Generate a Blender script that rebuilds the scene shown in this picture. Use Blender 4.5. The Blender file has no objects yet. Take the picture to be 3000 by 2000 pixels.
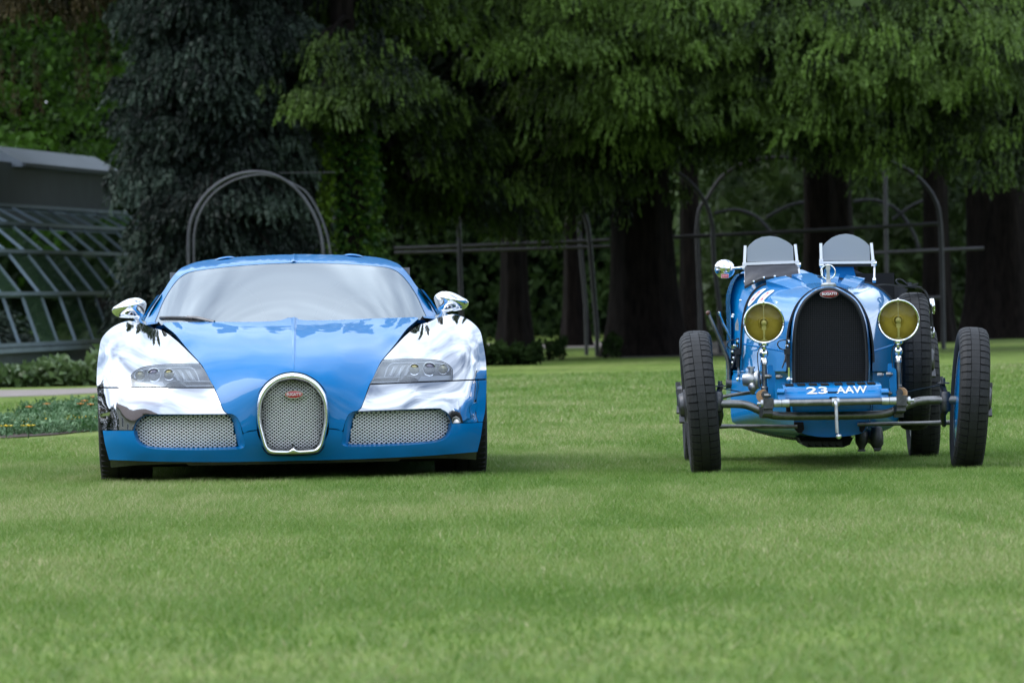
import bpy, bmesh, math, random
import numpy as np
from mathutils import Vector, Matrix
from mathutils.geometry import delaunay_2d_cdt, tessellate_polygon

rng = np.random.default_rng(7)
random.seed(7)
sc = bpy.context.scene
COL = sc.collection
R = math.radians

# ------------------------------------------------------------------ camera
CAM_H = 0.88
FOC = 20000.0            # focal length of the 240 mm lens, in pixels of the 3000 px wide photograph
ROLL, PITCH = R(1.2), math.atan(120 / FOC)
ex = Vector((1, 0, 0))
DN = Vector((0, -math.sin(PITCH), -math.cos(PITCH)))
FW = Vector((0, math.cos(PITCH), -math.sin(PITCH)))
CAMP = Vector((0, 0, CAM_H))
cam_data = bpy.data.cameras.new('camera')
cam = bpy.data.objects.new('camera', cam_data)
COL.objects.link(cam)
rt = ex * math.cos(ROLL) + DN * math.sin(ROLL)
up = ex * math.sin(ROLL) - DN * math.cos(ROLL)
bk = -FW
cam.matrix_world = Matrix(((rt.x, up.x, bk.x, CAMP.x), (rt.y, up.y, bk.y, CAMP.y), (rt.z, up.z, bk.z, CAMP.z), (0, 0, 0, 1)))
cam_data.sensor_width = 36
cam_data.lens = 240
cam_data.clip_start = 0.5
cam_data.clip_end = 3000
cam_data.dof.use_dof = True
cam_data.dof.focus_distance = 34.2
cam_data.dof.aperture_fstop = 10.0
sc.camera = cam

# ------------------------------------------------------------------ sky, sun, exposure
SUN_EL, SUN_ROT = R(52), R(-88)
w = bpy.data.worlds.new('World')
sc.world = w
w.use_nodes = True
nt = w.node_tree
nt.nodes.clear()
wo = nt.nodes.new('ShaderNodeOutputWorld')
bg = nt.nodes.new('ShaderNodeBackground')
bg.inputs['Strength'].default_value = 0.1
nt.links.new(bg.outputs[0], wo.inputs[0])
sky = nt.nodes.new('ShaderNodeTexSky')
sky.sky_type = 'NISHITA'
sky.sun_disc = False
sky.sun_elevation = SUN_EL
sky.sun_rotation = SUN_ROT
sky.air_density = 1.0
sky.dust_density = 2.0
tc = nt.nodes.new('ShaderNodeTexCoord')
sep = nt.nodes.new('ShaderNodeSeparateXYZ')
nt.links.new(tc.outputs['Generated'], sep.inputs[0])
def wmath(op, a, b=None, clamp=False):
    n = nt.nodes.new('ShaderNodeMath'); n.operation = op; n.use_clamp = clamp
    for i, q in enumerate((a, b)):
        if q is None: continue
        if isinstance(q, (int, float)): n.inputs[i].default_value = q
        else: nt.links.new(q, n.inputs[i])
    return n.outputs[0]
zz = wmath('MAXIMUM', sep.outputs[2], 0.0)
dv = wmath('ADD', zz, 0.22)
cx = wmath('DIVIDE', sep.outputs[0], dv)
cy = wmath('DIVIDE', sep.outputs[1], dv)
cmb = nt.nodes.new('ShaderNodeCombineXYZ')
nt.links.new(cx, cmb.inputs[0]); nt.links.new(cy, cmb.inputs[1])
cn = nt.nodes.new('ShaderNodeTexNoise')
cn.inputs['Scale'].default_value = 1.15
cn.inputs['Detail'].default_value = 4
cn.inputs['Roughness'].default_value = 0.55
cn.inputs['Distortion'].default_value = 0.4
nt.links.new(cmb.outputs[0], cn.inputs['Vector'])
cr = nt.nodes.new('ShaderNodeValToRGB')
cr.color_ramp.elements[0].position = 0.33; cr.color_ramp.elements[0].color = (0, 0, 0, 1)
cr.color_ramp.elements[1].position = 0.56; cr.color_ramp.elements[1].color = (1, 1, 1, 1)
nt.links.new(cn.outputs['Fac'], cr.inputs[0])
cn2 = nt.nodes.new('ShaderNodeTexNoise')
cn2.inputs['Scale'].default_value = 2.3
cn2.inputs['Detail'].default_value = 2.5
nt.links.new(cmb.outputs[0], cn2.inputs['Vector'])
cr2 = nt.nodes.new('ShaderNodeValToRGB')
cr2.color_ramp.elements[0].position = 0.3; cr2.color_ramp.elements[0].color = (5.6, 6.7, 8.3, 1)
cr2.color_ramp.elements[1].position = 0.7; cr2.color_ramp.elements[1].color = (12.4, 13.8, 15.6, 1)
nt.links.new(cn2.outputs['Fac'], cr2.inputs[0])
mx = nt.nodes.new('ShaderNodeMixRGB')
nt.links.new(cr.outputs[0], mx.inputs[0]); nt.links.new(sky.outputs[0], mx.inputs[1]); nt.links.new(cr2.outputs[0], mx.inputs[2])
# clouds brighten broadly towards the veiled sun
sdir = nt.nodes.new('ShaderNodeVectorMath'); sdir.operation = 'DOT_PRODUCT'
sdir.inputs[1].default_value = (math.sin(SUN_ROT) * math.cos(SUN_EL), math.cos(SUN_ROT) * math.cos(SUN_EL), math.sin(SUN_EL))
nt.links.new(tc.outputs['Generated'], sdir.inputs[0])
dd_ = wmath('MAXIMUM', sdir.outputs['Value'], 0.0)
gl_ow = wmath('ADD', wmath('MULTIPLY', wmath('POWER', dd_, 2.0), 0.45), 0.92)
vm = nt.nodes.new('ShaderNodeVectorMath'); vm.operation = 'SCALE'
nt.links.new(cr2.outputs[0], vm.inputs[0]); nt.links.new(gl_ow, vm.inputs['Scale'])
nt.links.new(vm.outputs[0], mx.inputs[2])
nt.links.new(mx.outputs[0], bg.inputs['Color'])

sun_data = bpy.data.lights.new('sun', 'SUN')
sun_data.energy = 1.0
sun_data.angle = R(38)
sun_data.color = (1.0, 0.95, 0.88)
sun = bpy.data.objects.new('sun', sun_data)
COL.objects.link(sun)
# direction TO the sun: matches the sky's sun_rotation (measured from +Y towards +X)
sd = Vector((math.sin(SUN_ROT) * math.cos(SUN_EL), math.cos(SUN_ROT) * math.cos(SUN_EL), math.sin(SUN_EL)))
sun.rotation_euler = (-sd).to_track_quat('-Z', 'Y').to_euler()
sun.location = (0, 0, 60)

vs = sc.view_settings
sc.display_settings.display_device = 'sRGB'
vs.view_transform = 'Standard'
vs.look = 'None'
vs.exposure = 1.0
vs.gamma = 1.0
vs.use_curve_mapping = False
sc.render.engine = 'CYCLES'
sc.cycles.use_denoising = True
sc.cycles.max_bounces = 10
sc.cycles.transparent_max_bounces = 16
sc.cycles.sample_clamp_indirect = 6
sc.cycles.caustics_reflective = False
sc.cycles.caustics_refractive = False

# ------------------------------------------------------------------ pixel rays -> places
def ray(u, v):
    du, dv_ = u - 1500.0, v - 1000.0
    X = du * math.cos(ROLL) - dv_ * math.sin(ROLL)
    D = du * math.sin(ROLL) + dv_ * math.cos(ROLL)
    return ex * X + DN * D + FW * FOC
def U(u, v, Y):
    """the point at world depth Y that the photograph shows at (u, v)"""
    d = ray(u, v)
    return CAMP + d * (Y / d.y)
def Ug(u, v, z=0.0):
    d = ray(u, v)
    return CAMP + d * ((z - CAMP.z) / d.z)
def U2(u, v, Y):      # same with the coordinates of a 2352 px wide picture
    return U(u / 0.784, v / 0.784, Y)

class Frame:
    """a car's own axes: x across, y towards its tail, z up"""
    def __init__(s, u0, Y, yaw, gz):
        p = U(u0, 1390, Y)
        s.O = Vector((p.x, Y, gz))
        s.ex = Vector((math.cos(yaw), math.sin(yaw), 0)); s.ey = Vector((-math.sin(yaw), math.cos(yaw), 0))
        s.yaw = yaw
        s.C = s.loc(CAMP)
    def loc(s, p):
        d = p - s.O
        return Vector((d.dot(s.ex), d.dot(s.ey), d.z))
    def P(s, u, v, y):
        d = ray(u, v)
        t = (y - (CAMP - s.O).dot(s.ey)) / d.dot(s.ey)
        return s.loc(CAMP + d * t)
    def L(s, pts, y):
        return [s.P(u, v, y) for u, v in pts]

# ------------------------------------------------------------------ materials
MATS = {}
def principled(name):
    m = bpy.data.materials.new(name); m.use_nodes = True
    n = m.node_tree.nodes
    return m, m.node_tree, n['Principled BSDF']
def lk(t, a, b): t.links.new(a, b)
def noise_node(t, scale, detail=4, rough=0.55, coord='Object', stretch=None):
    c = t.nodes.new('ShaderNodeTexCoord')
    n = t.nodes.new('ShaderNodeTexNoise')
    n.inputs['Scale'].default_value = scale; n.inputs['Detail'].default_value = detail; n.inputs['Roughness'].default_value = rough
    src = c.outputs[coord]
    if stretch:
        mp = t.nodes.new('ShaderNodeMapping'); mp.inputs['Scale'].default_value = stretch
        lk(t, src, mp.inputs[0]); src = mp.outputs[0]
    lk(t, src, n.inputs['Vector'])
    return n
def ramp(t, fac, cols, pos=None):
    r = t.nodes.new('ShaderNodeValToRGB')
    e = r.color_ramp.elements
    pos = pos or [i / (len(cols) - 1) for i in range(len(cols))]
    while len(e) < len(cols): e.new(0.5)
    for i, c in enumerate(cols):
        e[i].position = pos[i]; e[i].color = (*c, 1)
    lk(t, fac, r.inputs[0])
    return r
def mat(name, col, rough=0.5, metal=0.0, coat=0.0, var=0.0, vscale=6, rvar=0.0, bump=0.0, bscale=60, coat_r=0.02, ior=1.5, spec=0.5):
    m, t, b = principled(name)
    b.inputs['Base Color'].default_value = (*col, 1)
    b.inputs['Roughness'].default_value = rough
    b.inputs['Metallic'].default_value = metal
    b.inputs['Coat Weight'].default_value = coat
    b.inputs['Coat Roughness'].default_value = coat_r
    b.inputs['IOR'].default_value = ior
    b.inputs['Specular IOR Level'].default_value = spec
    if var > 0 or rvar > 0:
        n = noise_node(t, vscale)
        if var > 0:
            r = ramp(t, n.outputs['Fac'], [tuple(c * (1 - var) for c in col), tuple(min(1, c * (1 + var)) for c in col)], [0.3, 0.7])
            lk(t, r.outputs[0], b.inputs['Base Color'])
        if rvar > 0:
            mr = t.nodes.new('ShaderNodeMapRange')
            mr.inputs['From Min'].default_value = 0.3; mr.inputs['From Max'].default_value = 0.7
            mr.inputs['To Min'].default_value = max(0, rough - rvar); mr.inputs['To Max'].default_value = min(1, rough + rvar)
            lk(t, n.outputs['Fac'], mr.inputs[0]); lk(t, mr.outputs[0], b.inputs['Roughness'])
    if bump > 0:
        n2 = noise_node(t, bscale, 5)
        bp = t.nodes.new('ShaderNodeBump'); bp.inputs['Strength'].default_value = bump; bp.inputs['Distance'].default_value = 0.01
        lk(t, n2.outputs['Fac'], bp.inputs['Height']); lk(t, bp.outputs[0], b.inputs['Normal'])
    MATS[name] = m
    return m
def thin_glass(name, tint, ior=1.5, rough=0.0, haze=None, haze_f=0.0):
    """a thin pane: lets light through, mirrors by Fresnel; haze = diffuse colour mixed in, some of it painted glare and reflection"""
    m = bpy.data.materials.new(name); m.use_nodes = True
    t = m.node_tree; t.nodes.clear()
    o = t.nodes.new('ShaderNodeOutputMaterial')
    tr = t.nodes.new('ShaderNodeBsdfTransparent'); tr.inputs[0].default_value = (*tint, 1)
    gl = t.nodes.new('ShaderNodeBsdfGlossy'); gl.inputs['Roughness'].default_value = rough
    gl.inputs[0].default_value = (0.90, 0.965, 1.0, 1)
    fr = t.nodes.new('ShaderNodeFresnel'); fr.inputs[0].default_value = ior
    mxs = t.nodes.new('ShaderNodeMixShader')
    lk(t, fr.outputs[0], mxs.inputs[0])
    base = tr.outputs[0]
    if haze:
        df = t.nodes.new('ShaderNodeBsdfDiffuse'); df.inputs[0].default_value = (*haze, 1)
        m2 = t.nodes.new('ShaderNodeMixShader'); m2.inputs[0].default_value = haze_f
        lk(t, tr.outputs[0], m2.inputs[1]); lk(t, df.outputs[0], m2.inputs[2]); base = m2.outputs[0]
    lk(t, base, mxs.inputs[1]); lk(t, gl.outputs[0], mxs.inputs[2]); lk(t, mxs.outputs[0], o.inputs[0])
    MATS[name] = m
    return m
def leaf_mat(name, a, b, trans=0.35, rough=0.55, spec=0.25):
    """foliage: colour runs from a to b by the per-leaf attribute 'tint'"""
    m, t, p = principled(name)
    at = t.nodes.new('ShaderNodeAttribute'); at.attribute_name = 'tint'
    r = ramp(t, at.outputs['Fac'], [a, b])
    lk(t, r.outputs[0], p.inputs['Base Color'])
    p.inputs['Roughness'].default_value = rough
    p.inputs['Specular IOR Level'].default_value = spec
    tl = t.nodes.new('ShaderNodeBsdfTranslucent'); lk(t, r.outputs[0], tl.inputs[0])
    mxs = t.nodes.new('ShaderNodeMixShader'); mxs.inputs[0].default_value = trans
    out = t.nodes['Material Output']
    lk(t, p.outputs[0], mxs.inputs[1]); lk(t, tl.outputs[0], mxs.inputs[2]); lk(t, mxs.outputs[0], out.inputs[0])
    MATS[name] = m
    return m

BLUE = (0.0006, 0.146, 0.395)
M_blue = mat('blue_paint', BLUE, 0.35, 0.0, 0.52, var=0.04, vscale=3, coat_r=0.0, spec=0.08)
M_blue_old = mat('old_blue_paint', (0.0006, 0.165, 0.445), 0.4, 0.0, 0.75, var=0.05, vscale=5, coat_r=0.025, spec=0.08)
M_polish = mat('polished_aluminium', (0.54, 0.555, 0.58), 0.05, 1.0, rvar=0.01, vscale=9)
M_satin = mat('satin_aluminium', (0.86, 0.86, 0.87), 0.16, 1.0, rvar=0.05, vscale=20)
M_chrome = mat('chrome', (0.92, 0.92, 0.93), 0.03, 1.0)
M_steel = mat('worn_steel', (0.22, 0.215, 0.21), 0.42, 1.0, var=0.3, vscale=30, rvar=0.12)
M_dsteel = mat('dark_steel', (0.10, 0.10, 0.105), 0.45, 0.9, var=0.3, vscale=40)
M_alloy = mat('cast_alloy', (0.50, 0.51, 0.52), 0.42, 0.9, var=0.2, vscale=30)
M_rubber = mat('tyre_rubber', (0.009, 0.0092, 0.010), 0.75, var=0.35, vscale=22, bump=0.15, bscale=120)
M_rubber2 = mat('old_tyre_rubber', (0.0065, 0.007, 0.0088), 0.72, var=0.35, vscale=24, bump=0.15, bscale=120)
M_glossblack = mat('gloss_black', (0.01, 0.01, 0.011), 0.15, coat=0.5)
M_wire = mat('silver_wire', (0.86, 0.85, 0.87), 0.5, 0.35)
M_groove = mat('tyre_groove', (0.0025, 0.0025, 0.003), 0.9)  # groove floor darker than the tread: recess shade put into the colour
M_black = mat('black_plastic', (0.012, 0.012, 0.013), 0.5)
M_gap = mat('dark_gap', (0.004, 0.004, 0.004), 0.9)
M_frit = mat('windscreen_border', (0.02, 0.021, 0.024), 0.3)
M_leather = mat('black_leather', (0.020, 0.020, 0.024), 0.42, var=0.3, vscale=40, bump=0.25, bscale=150)
M_cloth = mat('black_leathercloth', (0.030, 0.031, 0.040), 0.5, var=0.25, vscale=30, bump=0.15, bscale=40)
M_brown = mat('brown_bakelite', (0.09, 0.035, 0.02), 0.35)
M_wood = mat('friction_disc', (0.55, 0.32, 0.16), 0.6, var=0.25, vscale=60)
M_white = mat('white_paint', (0.80, 0.80, 0.80), 0.4)
M_red = mat('red_enamel', (0.42, 0.010, 0.018), 0.25, coat=0.6)
M_redp = mat('red_print', (0.62, 0.12, 0.14), 0.5)
M_grey = mat('lamp_grey', (0.28, 0.29, 0.31), 0.35, 0.3)
M_lgrey = mat('lamp_light_grey', (0.62, 0.64, 0.67), 0.3, 0.4)
M_cabin = mat('cabin_trim', (0.16, 0.15, 0.14), 0.6)
M_seat = mat('seat_leather', (0.30, 0.28, 0.26), 0.5)
M_amber = mat('amber_reflector', (0.44, 0.38, 0.15), 0.5, 0.0, var=0.15, vscale=20)  # amber tint, with the mirror's reflections put into a matte colour
M_lensglass = thin_glass('lamp_glass', (0.86, 0.89, 0.94), 1.6, 0.0, (0.62, 0.66, 0.74), 0.09)  # pale haze stands in for glare on the lamp cover
M_amberglass = thin_glass('amber_glass', (0.95, 0.88, 0.5), 1.3)
M_wind = thin_glass('windscreen_glass', (0.66, 0.70, 0.72), 3.0, 0.0, (0.5, 0.53, 0.56), 0.12)
M_aero = thin_glass('small_screen_glass', (0.55, 0.60, 0.63), 1.5, 0.0, (0.70, 0.75, 0.82), 0.36)
M_dglass = mat('dark_glass', (0.006, 0.007, 0.008), 0.02, coat=0.3)
M_lens = mat('projector_lens', (0.10, 0.09, 0.14), 0.04, 0.3, coat=1.0)
M_lens2 = mat('amber_lamp', (0.34, 0.29, 0.10), 0.1, 0.4, coat=1.0)
M_led = mat('white_light_guide', (0.82, 0.86, 0.9), 0.2)

# ------------------------------------------------------------------ objects
def tag(o, label=None, cat=None, group=None, kind=None):
    if label: o['label'] = label
    if cat: o['category'] = cat
    if group: o['group'] = group
    if kind: o['kind'] = kind
    return o
def empty(name, loc=(0, 0, 0), rz=0.0):
    o = bpy.data.objects.new(name, None); COL.objects.link(o)
    o.location = loc; o.rotation_euler = (0, 0, rz); o.empty_display_size = 0.2
    return o
def link(name, me, parent=None):
    o = bpy.data.objects.new(name, me); COL.objects.link(o)
    if parent: o.parent = parent
    return o
def copy_tree(o, parent=None):
    c = o.copy(); COL.objects.link(c)
    if parent: c.parent = parent
    for ch in list(o.children): copy_tree(ch, c)
    return c

class MB:
    """collects shapes and links them as one mesh object"""
    def __init__(s): s.v = []; s.f = []
    def add(s, vs_, fs):
        b = len(s.v); s.v += [tuple(p) for p in vs_]; s.f += [tuple(i + b for i in f) for f in fs]
        return s
    def grid(s, rows, close_u=False, close_v=False):
        n, m = len(rows), len(rows[0]); vs_ = [p for r_ in rows for p in r_]; fs = []
        for i in range(n if close_v else n - 1):
            for j in range(m if close_u else m - 1):
                i2, j2 = (i + 1) % n, (j + 1) % m
                fs.append((i * m + j, i * m + j2, i2 * m + j2, i2 * m + j))
        return s.add(vs_, fs)
    def tube(s, pts, r, n=8, cap=True, close=False):
        pts = [Vector(p) for p in pts]; k = len(pts)
        rr = r if isinstance(r, (list, tuple)) else [r] * k
        rows = []; prev = None
        for i, p in enumerate(pts):
            if close: t = pts[(i + 1) % k] - pts[i - 1]
            else: t = pts[min(i + 1, k - 1)] - pts[max(i - 1, 0)]
            t = t.normalized() if t.length > 1e-9 else Vector((0, 0, 1))
            if prev is None:
                a = Vector((0, 0, 1)) if abs(t.z) < 0.9 else Vector((1, 0, 0))
                x = t.cross(a).normalized()
            else:
                x = prev - t * prev.dot(t); x = x.normalized() if x.length > 1e-6 else t.orthogonal().normalized()
            prev = x; y = t.cross(x)
            rows.append([p + (x * math.cos(2 * math.pi * j / n) + y * math.sin(2 * math.pi * j / n)) * rr[i] for j in range(n)])
        b = len(s.v); s.grid(rows, close_u=True, close_v=close)
        if cap and not close:
            s.f.append(tuple(b + j for j in range(n))[::-1]); s.f.append(tuple(b + (k - 1) * n + j for j in range(n)))
        return s
    def box(s, c, size, rot=None):
        c = Vector(c); hx, hy, hz = (q / 2 for q in size)
        pts = [Vector((sx * hx, sy * hy, sz * hz)) for sx in (-1, 1) for sy in (-1, 1) for sz in (-1, 1)]
        if rot is not None: pts = [rot @ p for p in pts]
        return s.add([c + p for p in pts], [(0, 1, 3, 2), (4, 6, 7, 5), (0, 4, 5, 1), (2, 3, 7, 6), (0, 2, 6, 4), (1, 5, 7, 3)])
    def bar(s, p, q, wx, wy, upv=(0, 0, 1)):
        """a box from p to q with section wx (sideways) by wy"""
        p, q = Vector(p), Vector(q); d = (q - p); l = d.length; d.normalize()
        u_ = Vector(upv); x = d.cross(u_)
        x = x.normalized() if x.length > 1e-5 else d.orthogonal().normalized()
        y = x.cross(d)
        return s.box((p + q) / 2, (wx, l, wy), Matrix((x, d, y)).transposed())
    def lathe(s, prof, c=(0, 0, 0), axis=(0, 1, 0), n=32, cap0=False, cap1=False):
        """prof: (radius, height along axis)"""
        ax = Vector(axis).normalized(); x = ax.orthogonal().normalized(); y = ax.cross(x); c = Vector(c)
        rows = [[c + ax * h + (x * math.cos(2 * math.pi * j / n) + y * math.sin(2 * math.pi * j / n)) * r_ for j in range(n)] for r_, h in prof]
        b = len(s.v); s.grid(rows, close_u=True)
        if cap0: s.f.append(tuple(b + j for j in range(n))[::-1])
        if cap1: s.f.append(tuple(b + (len(prof) - 1) * n + j for j in range(n)))
        return s
    def sphere(s, c, r, n=12, sc_=(1, 1, 1)):
        prof = []; c = Vector(c); rows = []
        for i in range(n // 2 + 1):
            a = math.pi * i / (n // 2)
            rows.append([c + Vector((r * math.sin(a) * math.cos(2 * math.pi * j / n) * sc_[0], r * math.sin(a) * math.sin(2 * math.pi * j / n) * sc_[1], r * math.cos(a) * sc_[2])) for j in range(n)])
        return s.grid(rows, close_u=True)
    def prism(s, loop, off):
        """a closed loop of points extruded by the vector off, both ends filled"""
        loop = [Vector(p) for p in loop]; off = Vector(off); n = len(loop)
        b = len(s.v); s.v += [tuple(p) for p in loop] + [tuple(p + off) for p in loop]
        for i in range(n):
            j = (i + 1) % n; s.f.append((b + i, b + j, b + n + j, b + n + i))
        for tri in tessellate_polygon([loop]):
            s.f.append(tuple(b + i for i in tri)); s.f.append(tuple(b + n + i for i in reversed(tri)))
        return s
    def pillow(s, loop, depth, steps=6, back=None):
        """dome over a closed loop: the middle stands out by the vector depth; back closes it behind"""
        loop = [Vector(p) for p in loop]; depth = Vector(depth); c = sum(loop, Vector()) / len(loop); rows = []
        for i in range(steps + 1):
            a = math.pi / 2 * i / steps
            k = max(math.cos(a), 0.001)
            rows.append([c + (p - c) * k + depth * math.sin(a) for p in loop])
        s.grid(rows, close_u=True)
        if back is not None:
            back = Vector(back); rows = []
            for i in range(steps + 1):
                a = math.pi / 2 * i / steps; k = max(math.cos(a), 0.001)
                rows.append([c + (p - c) * k + back * math.sin(a) for p in loop])
            s.grid(rows, close_u=True)
        return s
    def build(s, name, m, parent=None, smooth=True, ang=38, fix=True):
        me = bpy.data.meshes.new(name)
        me.from_pydata(s.v, [], s.f)
        if fix and len(s.f) < 40000:
            bm = bmesh.new(); bm.from_mesh(me)
            bmesh.ops.remove_doubles(bm, verts=bm.verts, dist=1e-6)
            bmesh.ops.recalc_face_normals(bm, faces=bm.faces)
            bm.to_mesh(me); bm.free()
        if smooth:
            me.polygons.foreach_set('use_smooth', [True] * len(me.polygons))
            me.set_sharp_from_angle(angle=R(ang))
        me.materials.append(m)
        me.update()
        return link(name, me, parent)

def np_mesh(name, V, F, m, parent=None, tint=None, smooth=False):
    V = np.asarray(V, np.float32); F = np.asarray(F, np.int32); k = F.shape[1]
    me = bpy.data.meshes.new(name)
    me.vertices.add(len(V)); me.vertices.foreach_set('co', V.ravel())
    me.loops.add(F.size); me.loops.foreach_set('vertex_index', F.ravel())
    me.polygons.add(len(F)); me.polygons.foreach_set('loop_start', np.arange(0, F.size, k, dtype=np.int32))
    me.update(calc_edges=True)
    if smooth: me.polygons.foreach_set('use_smooth', np.ones(len(F), bool))
    if tint is not None:
        at = me.attributes.new('tint', 'FLOAT', 'POINT'); at.data.foreach_set('value', np.asarray(tint, np.float32))
    me.materials.append(m)
    return link(name, me, parent)

def catmull(pts, n=6, close=False):
    pts = [Vector(p) for p in pts]; k = len(pts); out = []
    if k < 3 and not close: return pts
    for i in range(k if close else k - 1):
        g = (lambda j: pts[j % k]) if close else (lambda j: pts[min(max(j, 0), k - 1)])
        p0, p1, p2, p3 = g(i - 1), g(i), g(i + 1), g(i + 2)
        for q in range(n):
            t = q / n
            out.append(0.5 * ((2 * p1) + (p2 - p0) * t + (2 * p0 - 5 * p1 + 4 * p2 - p3) * t * t + (3 * p1 - p0 - 3 * p2 + p3) * t ** 3))
    if not close: out.append(pts[-1])
    return out
def resample(pts, n, close=False):
    pts = [Vector(p) for p in pts]
    if close: pts = pts + [pts[0]]
    d = [0.0]
    for a, b in zip(pts, pts[1:]): d.append(d[-1] + (b - a).length)
    out = []; j = 0; m = n if close else n - 1
    for i in range(n):
        t = d[-1] * i / m
        while j < len(d) - 2 and d[j + 1] < t: j += 1
        s = d[j + 1] - d[j]
        out.append(pts[j].lerp(pts[j + 1], (t - d[j]) / s if s > 1e-12 else 0))
    return out
def segs(*lists, n=5):
    """several smooth strokes joined at corners -> one closed outline of 2D points"""
    out = []
    for l in lists:
        c = catmull([Vector((p[0], p[1], 0)) for p in l], n) if len(l) > 2 else [Vector((p[0], p[1], 0)) for p in l]
        for p in c:
            if not out or (p - out[-1]).length > 1e-4: out.append(p)
    if (out[0] - out[-1]).length < 1e-4: out.pop()
    return [(p.x, p.y) for p in out]
def text_geo(body, size=1.0, bevel=0.0):
    cu = bpy.data.curves.new('lettering', 'FONT'); cu.body = body; cu.size = size; cu.align_x = 'CENTER'; cu.align_y = 'CENTER'
    cu.resolution_u = 3; cu.offset = bevel
    o = bpy.data.objects.new('lettering', cu); COL.objects.link(o)
    me = bpy.data.meshes.new_from_object(o.evaluated_get(bpy.context.evaluated_depsgraph_get()))
    v = [p.co.copy() for p in me.vertices]; f = [tuple(p.vertices) for p in me.polygons]
    bpy.data.objects.remove(o); bpy.data.curves.remove(cu); bpy.data.meshes.remove(me)
    return v, f
def in_poly(x, y, poly):
    c = False; n = len(poly); j = n - 1
    for i in range(n):
        xi, yi = poly[i]; xj, yj = poly[j]
        if (yi > y) != (yj > y) and x < (xj - xi) * (y - yi) / (yj - yi) + xi: c = not c
        j = i
    return c
def vnoise(x, y, seed=0):
    xi = np.floor(x).astype(np.int64); yi = np.floor(y).astype(np.int64)
    def h(a, b):
        n = (a * 374761393 + b * 668265263 + seed * 144269) & 0x7fffffff
        n = ((n ^ (n >> 13)) * 1274126177) & 0x7fffffff
        return ((n ^ (n >> 16)) & 0xffff) / 65535.0
    fx = x - xi; fy = y - yi; fx = fx * fx * (3 - 2 * fx); fy = fy * fy * (3 - 2 * fy)
    return (h(xi, yi) * (1 - fx) + h(xi + 1, yi) * fx) * (1 - fy) + (h(xi, yi + 1) * (1 - fx) + h(xi + 1, yi + 1) * fx) * fy
# ================================================================== the modern coupe
V = Frame(861, 34.84 - 0.9, math.atan(639 / FOC), 0.0)
coupe = empty('sports_coupe', V.O, V.yaw)
tag(coupe, 'low blue and polished silver sports coupe with horseshoe grille', 'car')

class Surf:
    """smooth body surface: y (depth) over the nose plane, through given points"""
    def __init__(s, ctrl, smooth=8e-4):
        pts = []
        for u, v, y in ctrl:
            p = V.P(u, v, 0.0); x = abs(p.x)
            pts.append((x, p.z, y))
            if x > 0.02: pts.append((-x, p.z, y))
        a = np.array(pts); s.X = a[:, :2]; n = len(a)
        K = s.kern(s.X[:, None, :] - s.X[None]) + np.eye(n) * smooth
        Pm = np.c_[np.ones(n), s.X]
        A = np.zeros((n + 3, n + 3)); A[:n, :n] = K; A[:n, n:] = Pm; A[n:, :n] = Pm.T
        sol = np.linalg.solve(A, np.r_[a[:, 2], 0, 0, 0]); s.w = sol[:n]; s.c = sol[n:]
    def kern(s, d):
        r2 = (d ** 2).sum(-1); return 0.5 * r2 * np.log(r2 + 1e-12)
    def y(s, q):
        q = np.atleast_2d(q)
        return s.kern(q[:, None, :] - s.X[None]) @ s.w + s.c[0] + q @ s.c[1:]
    def pos(s, q, off=0.0):
        q = np.atleast_2d(np.asarray(q, float)); y = s.y(q) + off
        C = np.array(V.C); p0 = np.c_[q[:, 0], np.zeros(len(q)), q[:, 1]]
        return C + (p0 - C) * ((y - C[1]) / (0 - C[1]))[:, None]
    def nrm(s, q):
        q = np.atleast_2d(np.asarray(q, float)); e = 0.004
        a = s.pos(q + [e, 0]) - s.pos(q - [e, 0]); b = s.pos(q + [0, e]) - s.pos(q - [0, e])
        n = np.cross(a, b); n /= np.linalg.norm(n, axis=1)[:, None]
        n[n[:, 1] > 0] *= -1
        return n
def q2(u, v):
    p = V.P(u, v, 0.0); return (p.x, p.z)
def half(pts): return [q2(u, v) for u, v in pts]
def mirror(qs): return [(-x, z) for x, z in reversed(qs)]
def whole(pts):
    """left half outline (from centre round to centre) -> full outline"""
    l = half(pts); m = [(-x, z) for x, z in reversed(l)]
    return l + [p for p in m if min(math.hypot(p[0] - q[0], p[1] - q[1]) for q in (l[0], l[-1])) > 0.006]
def dens(loop, step=0.016):
    out = []
    for i, a in enumerate(loop):
        b = loop[(i + 1) % len(loop)]; l = math.hypot(b[0] - a[0], b[1] - a[1]); k = max(1, int(round(l / step)))
        for j in range(k): out.append((a[0] + (b[0] - a[0]) * j / k, a[1] + (b[1] - a[1]) * j / k))
    return out
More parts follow.
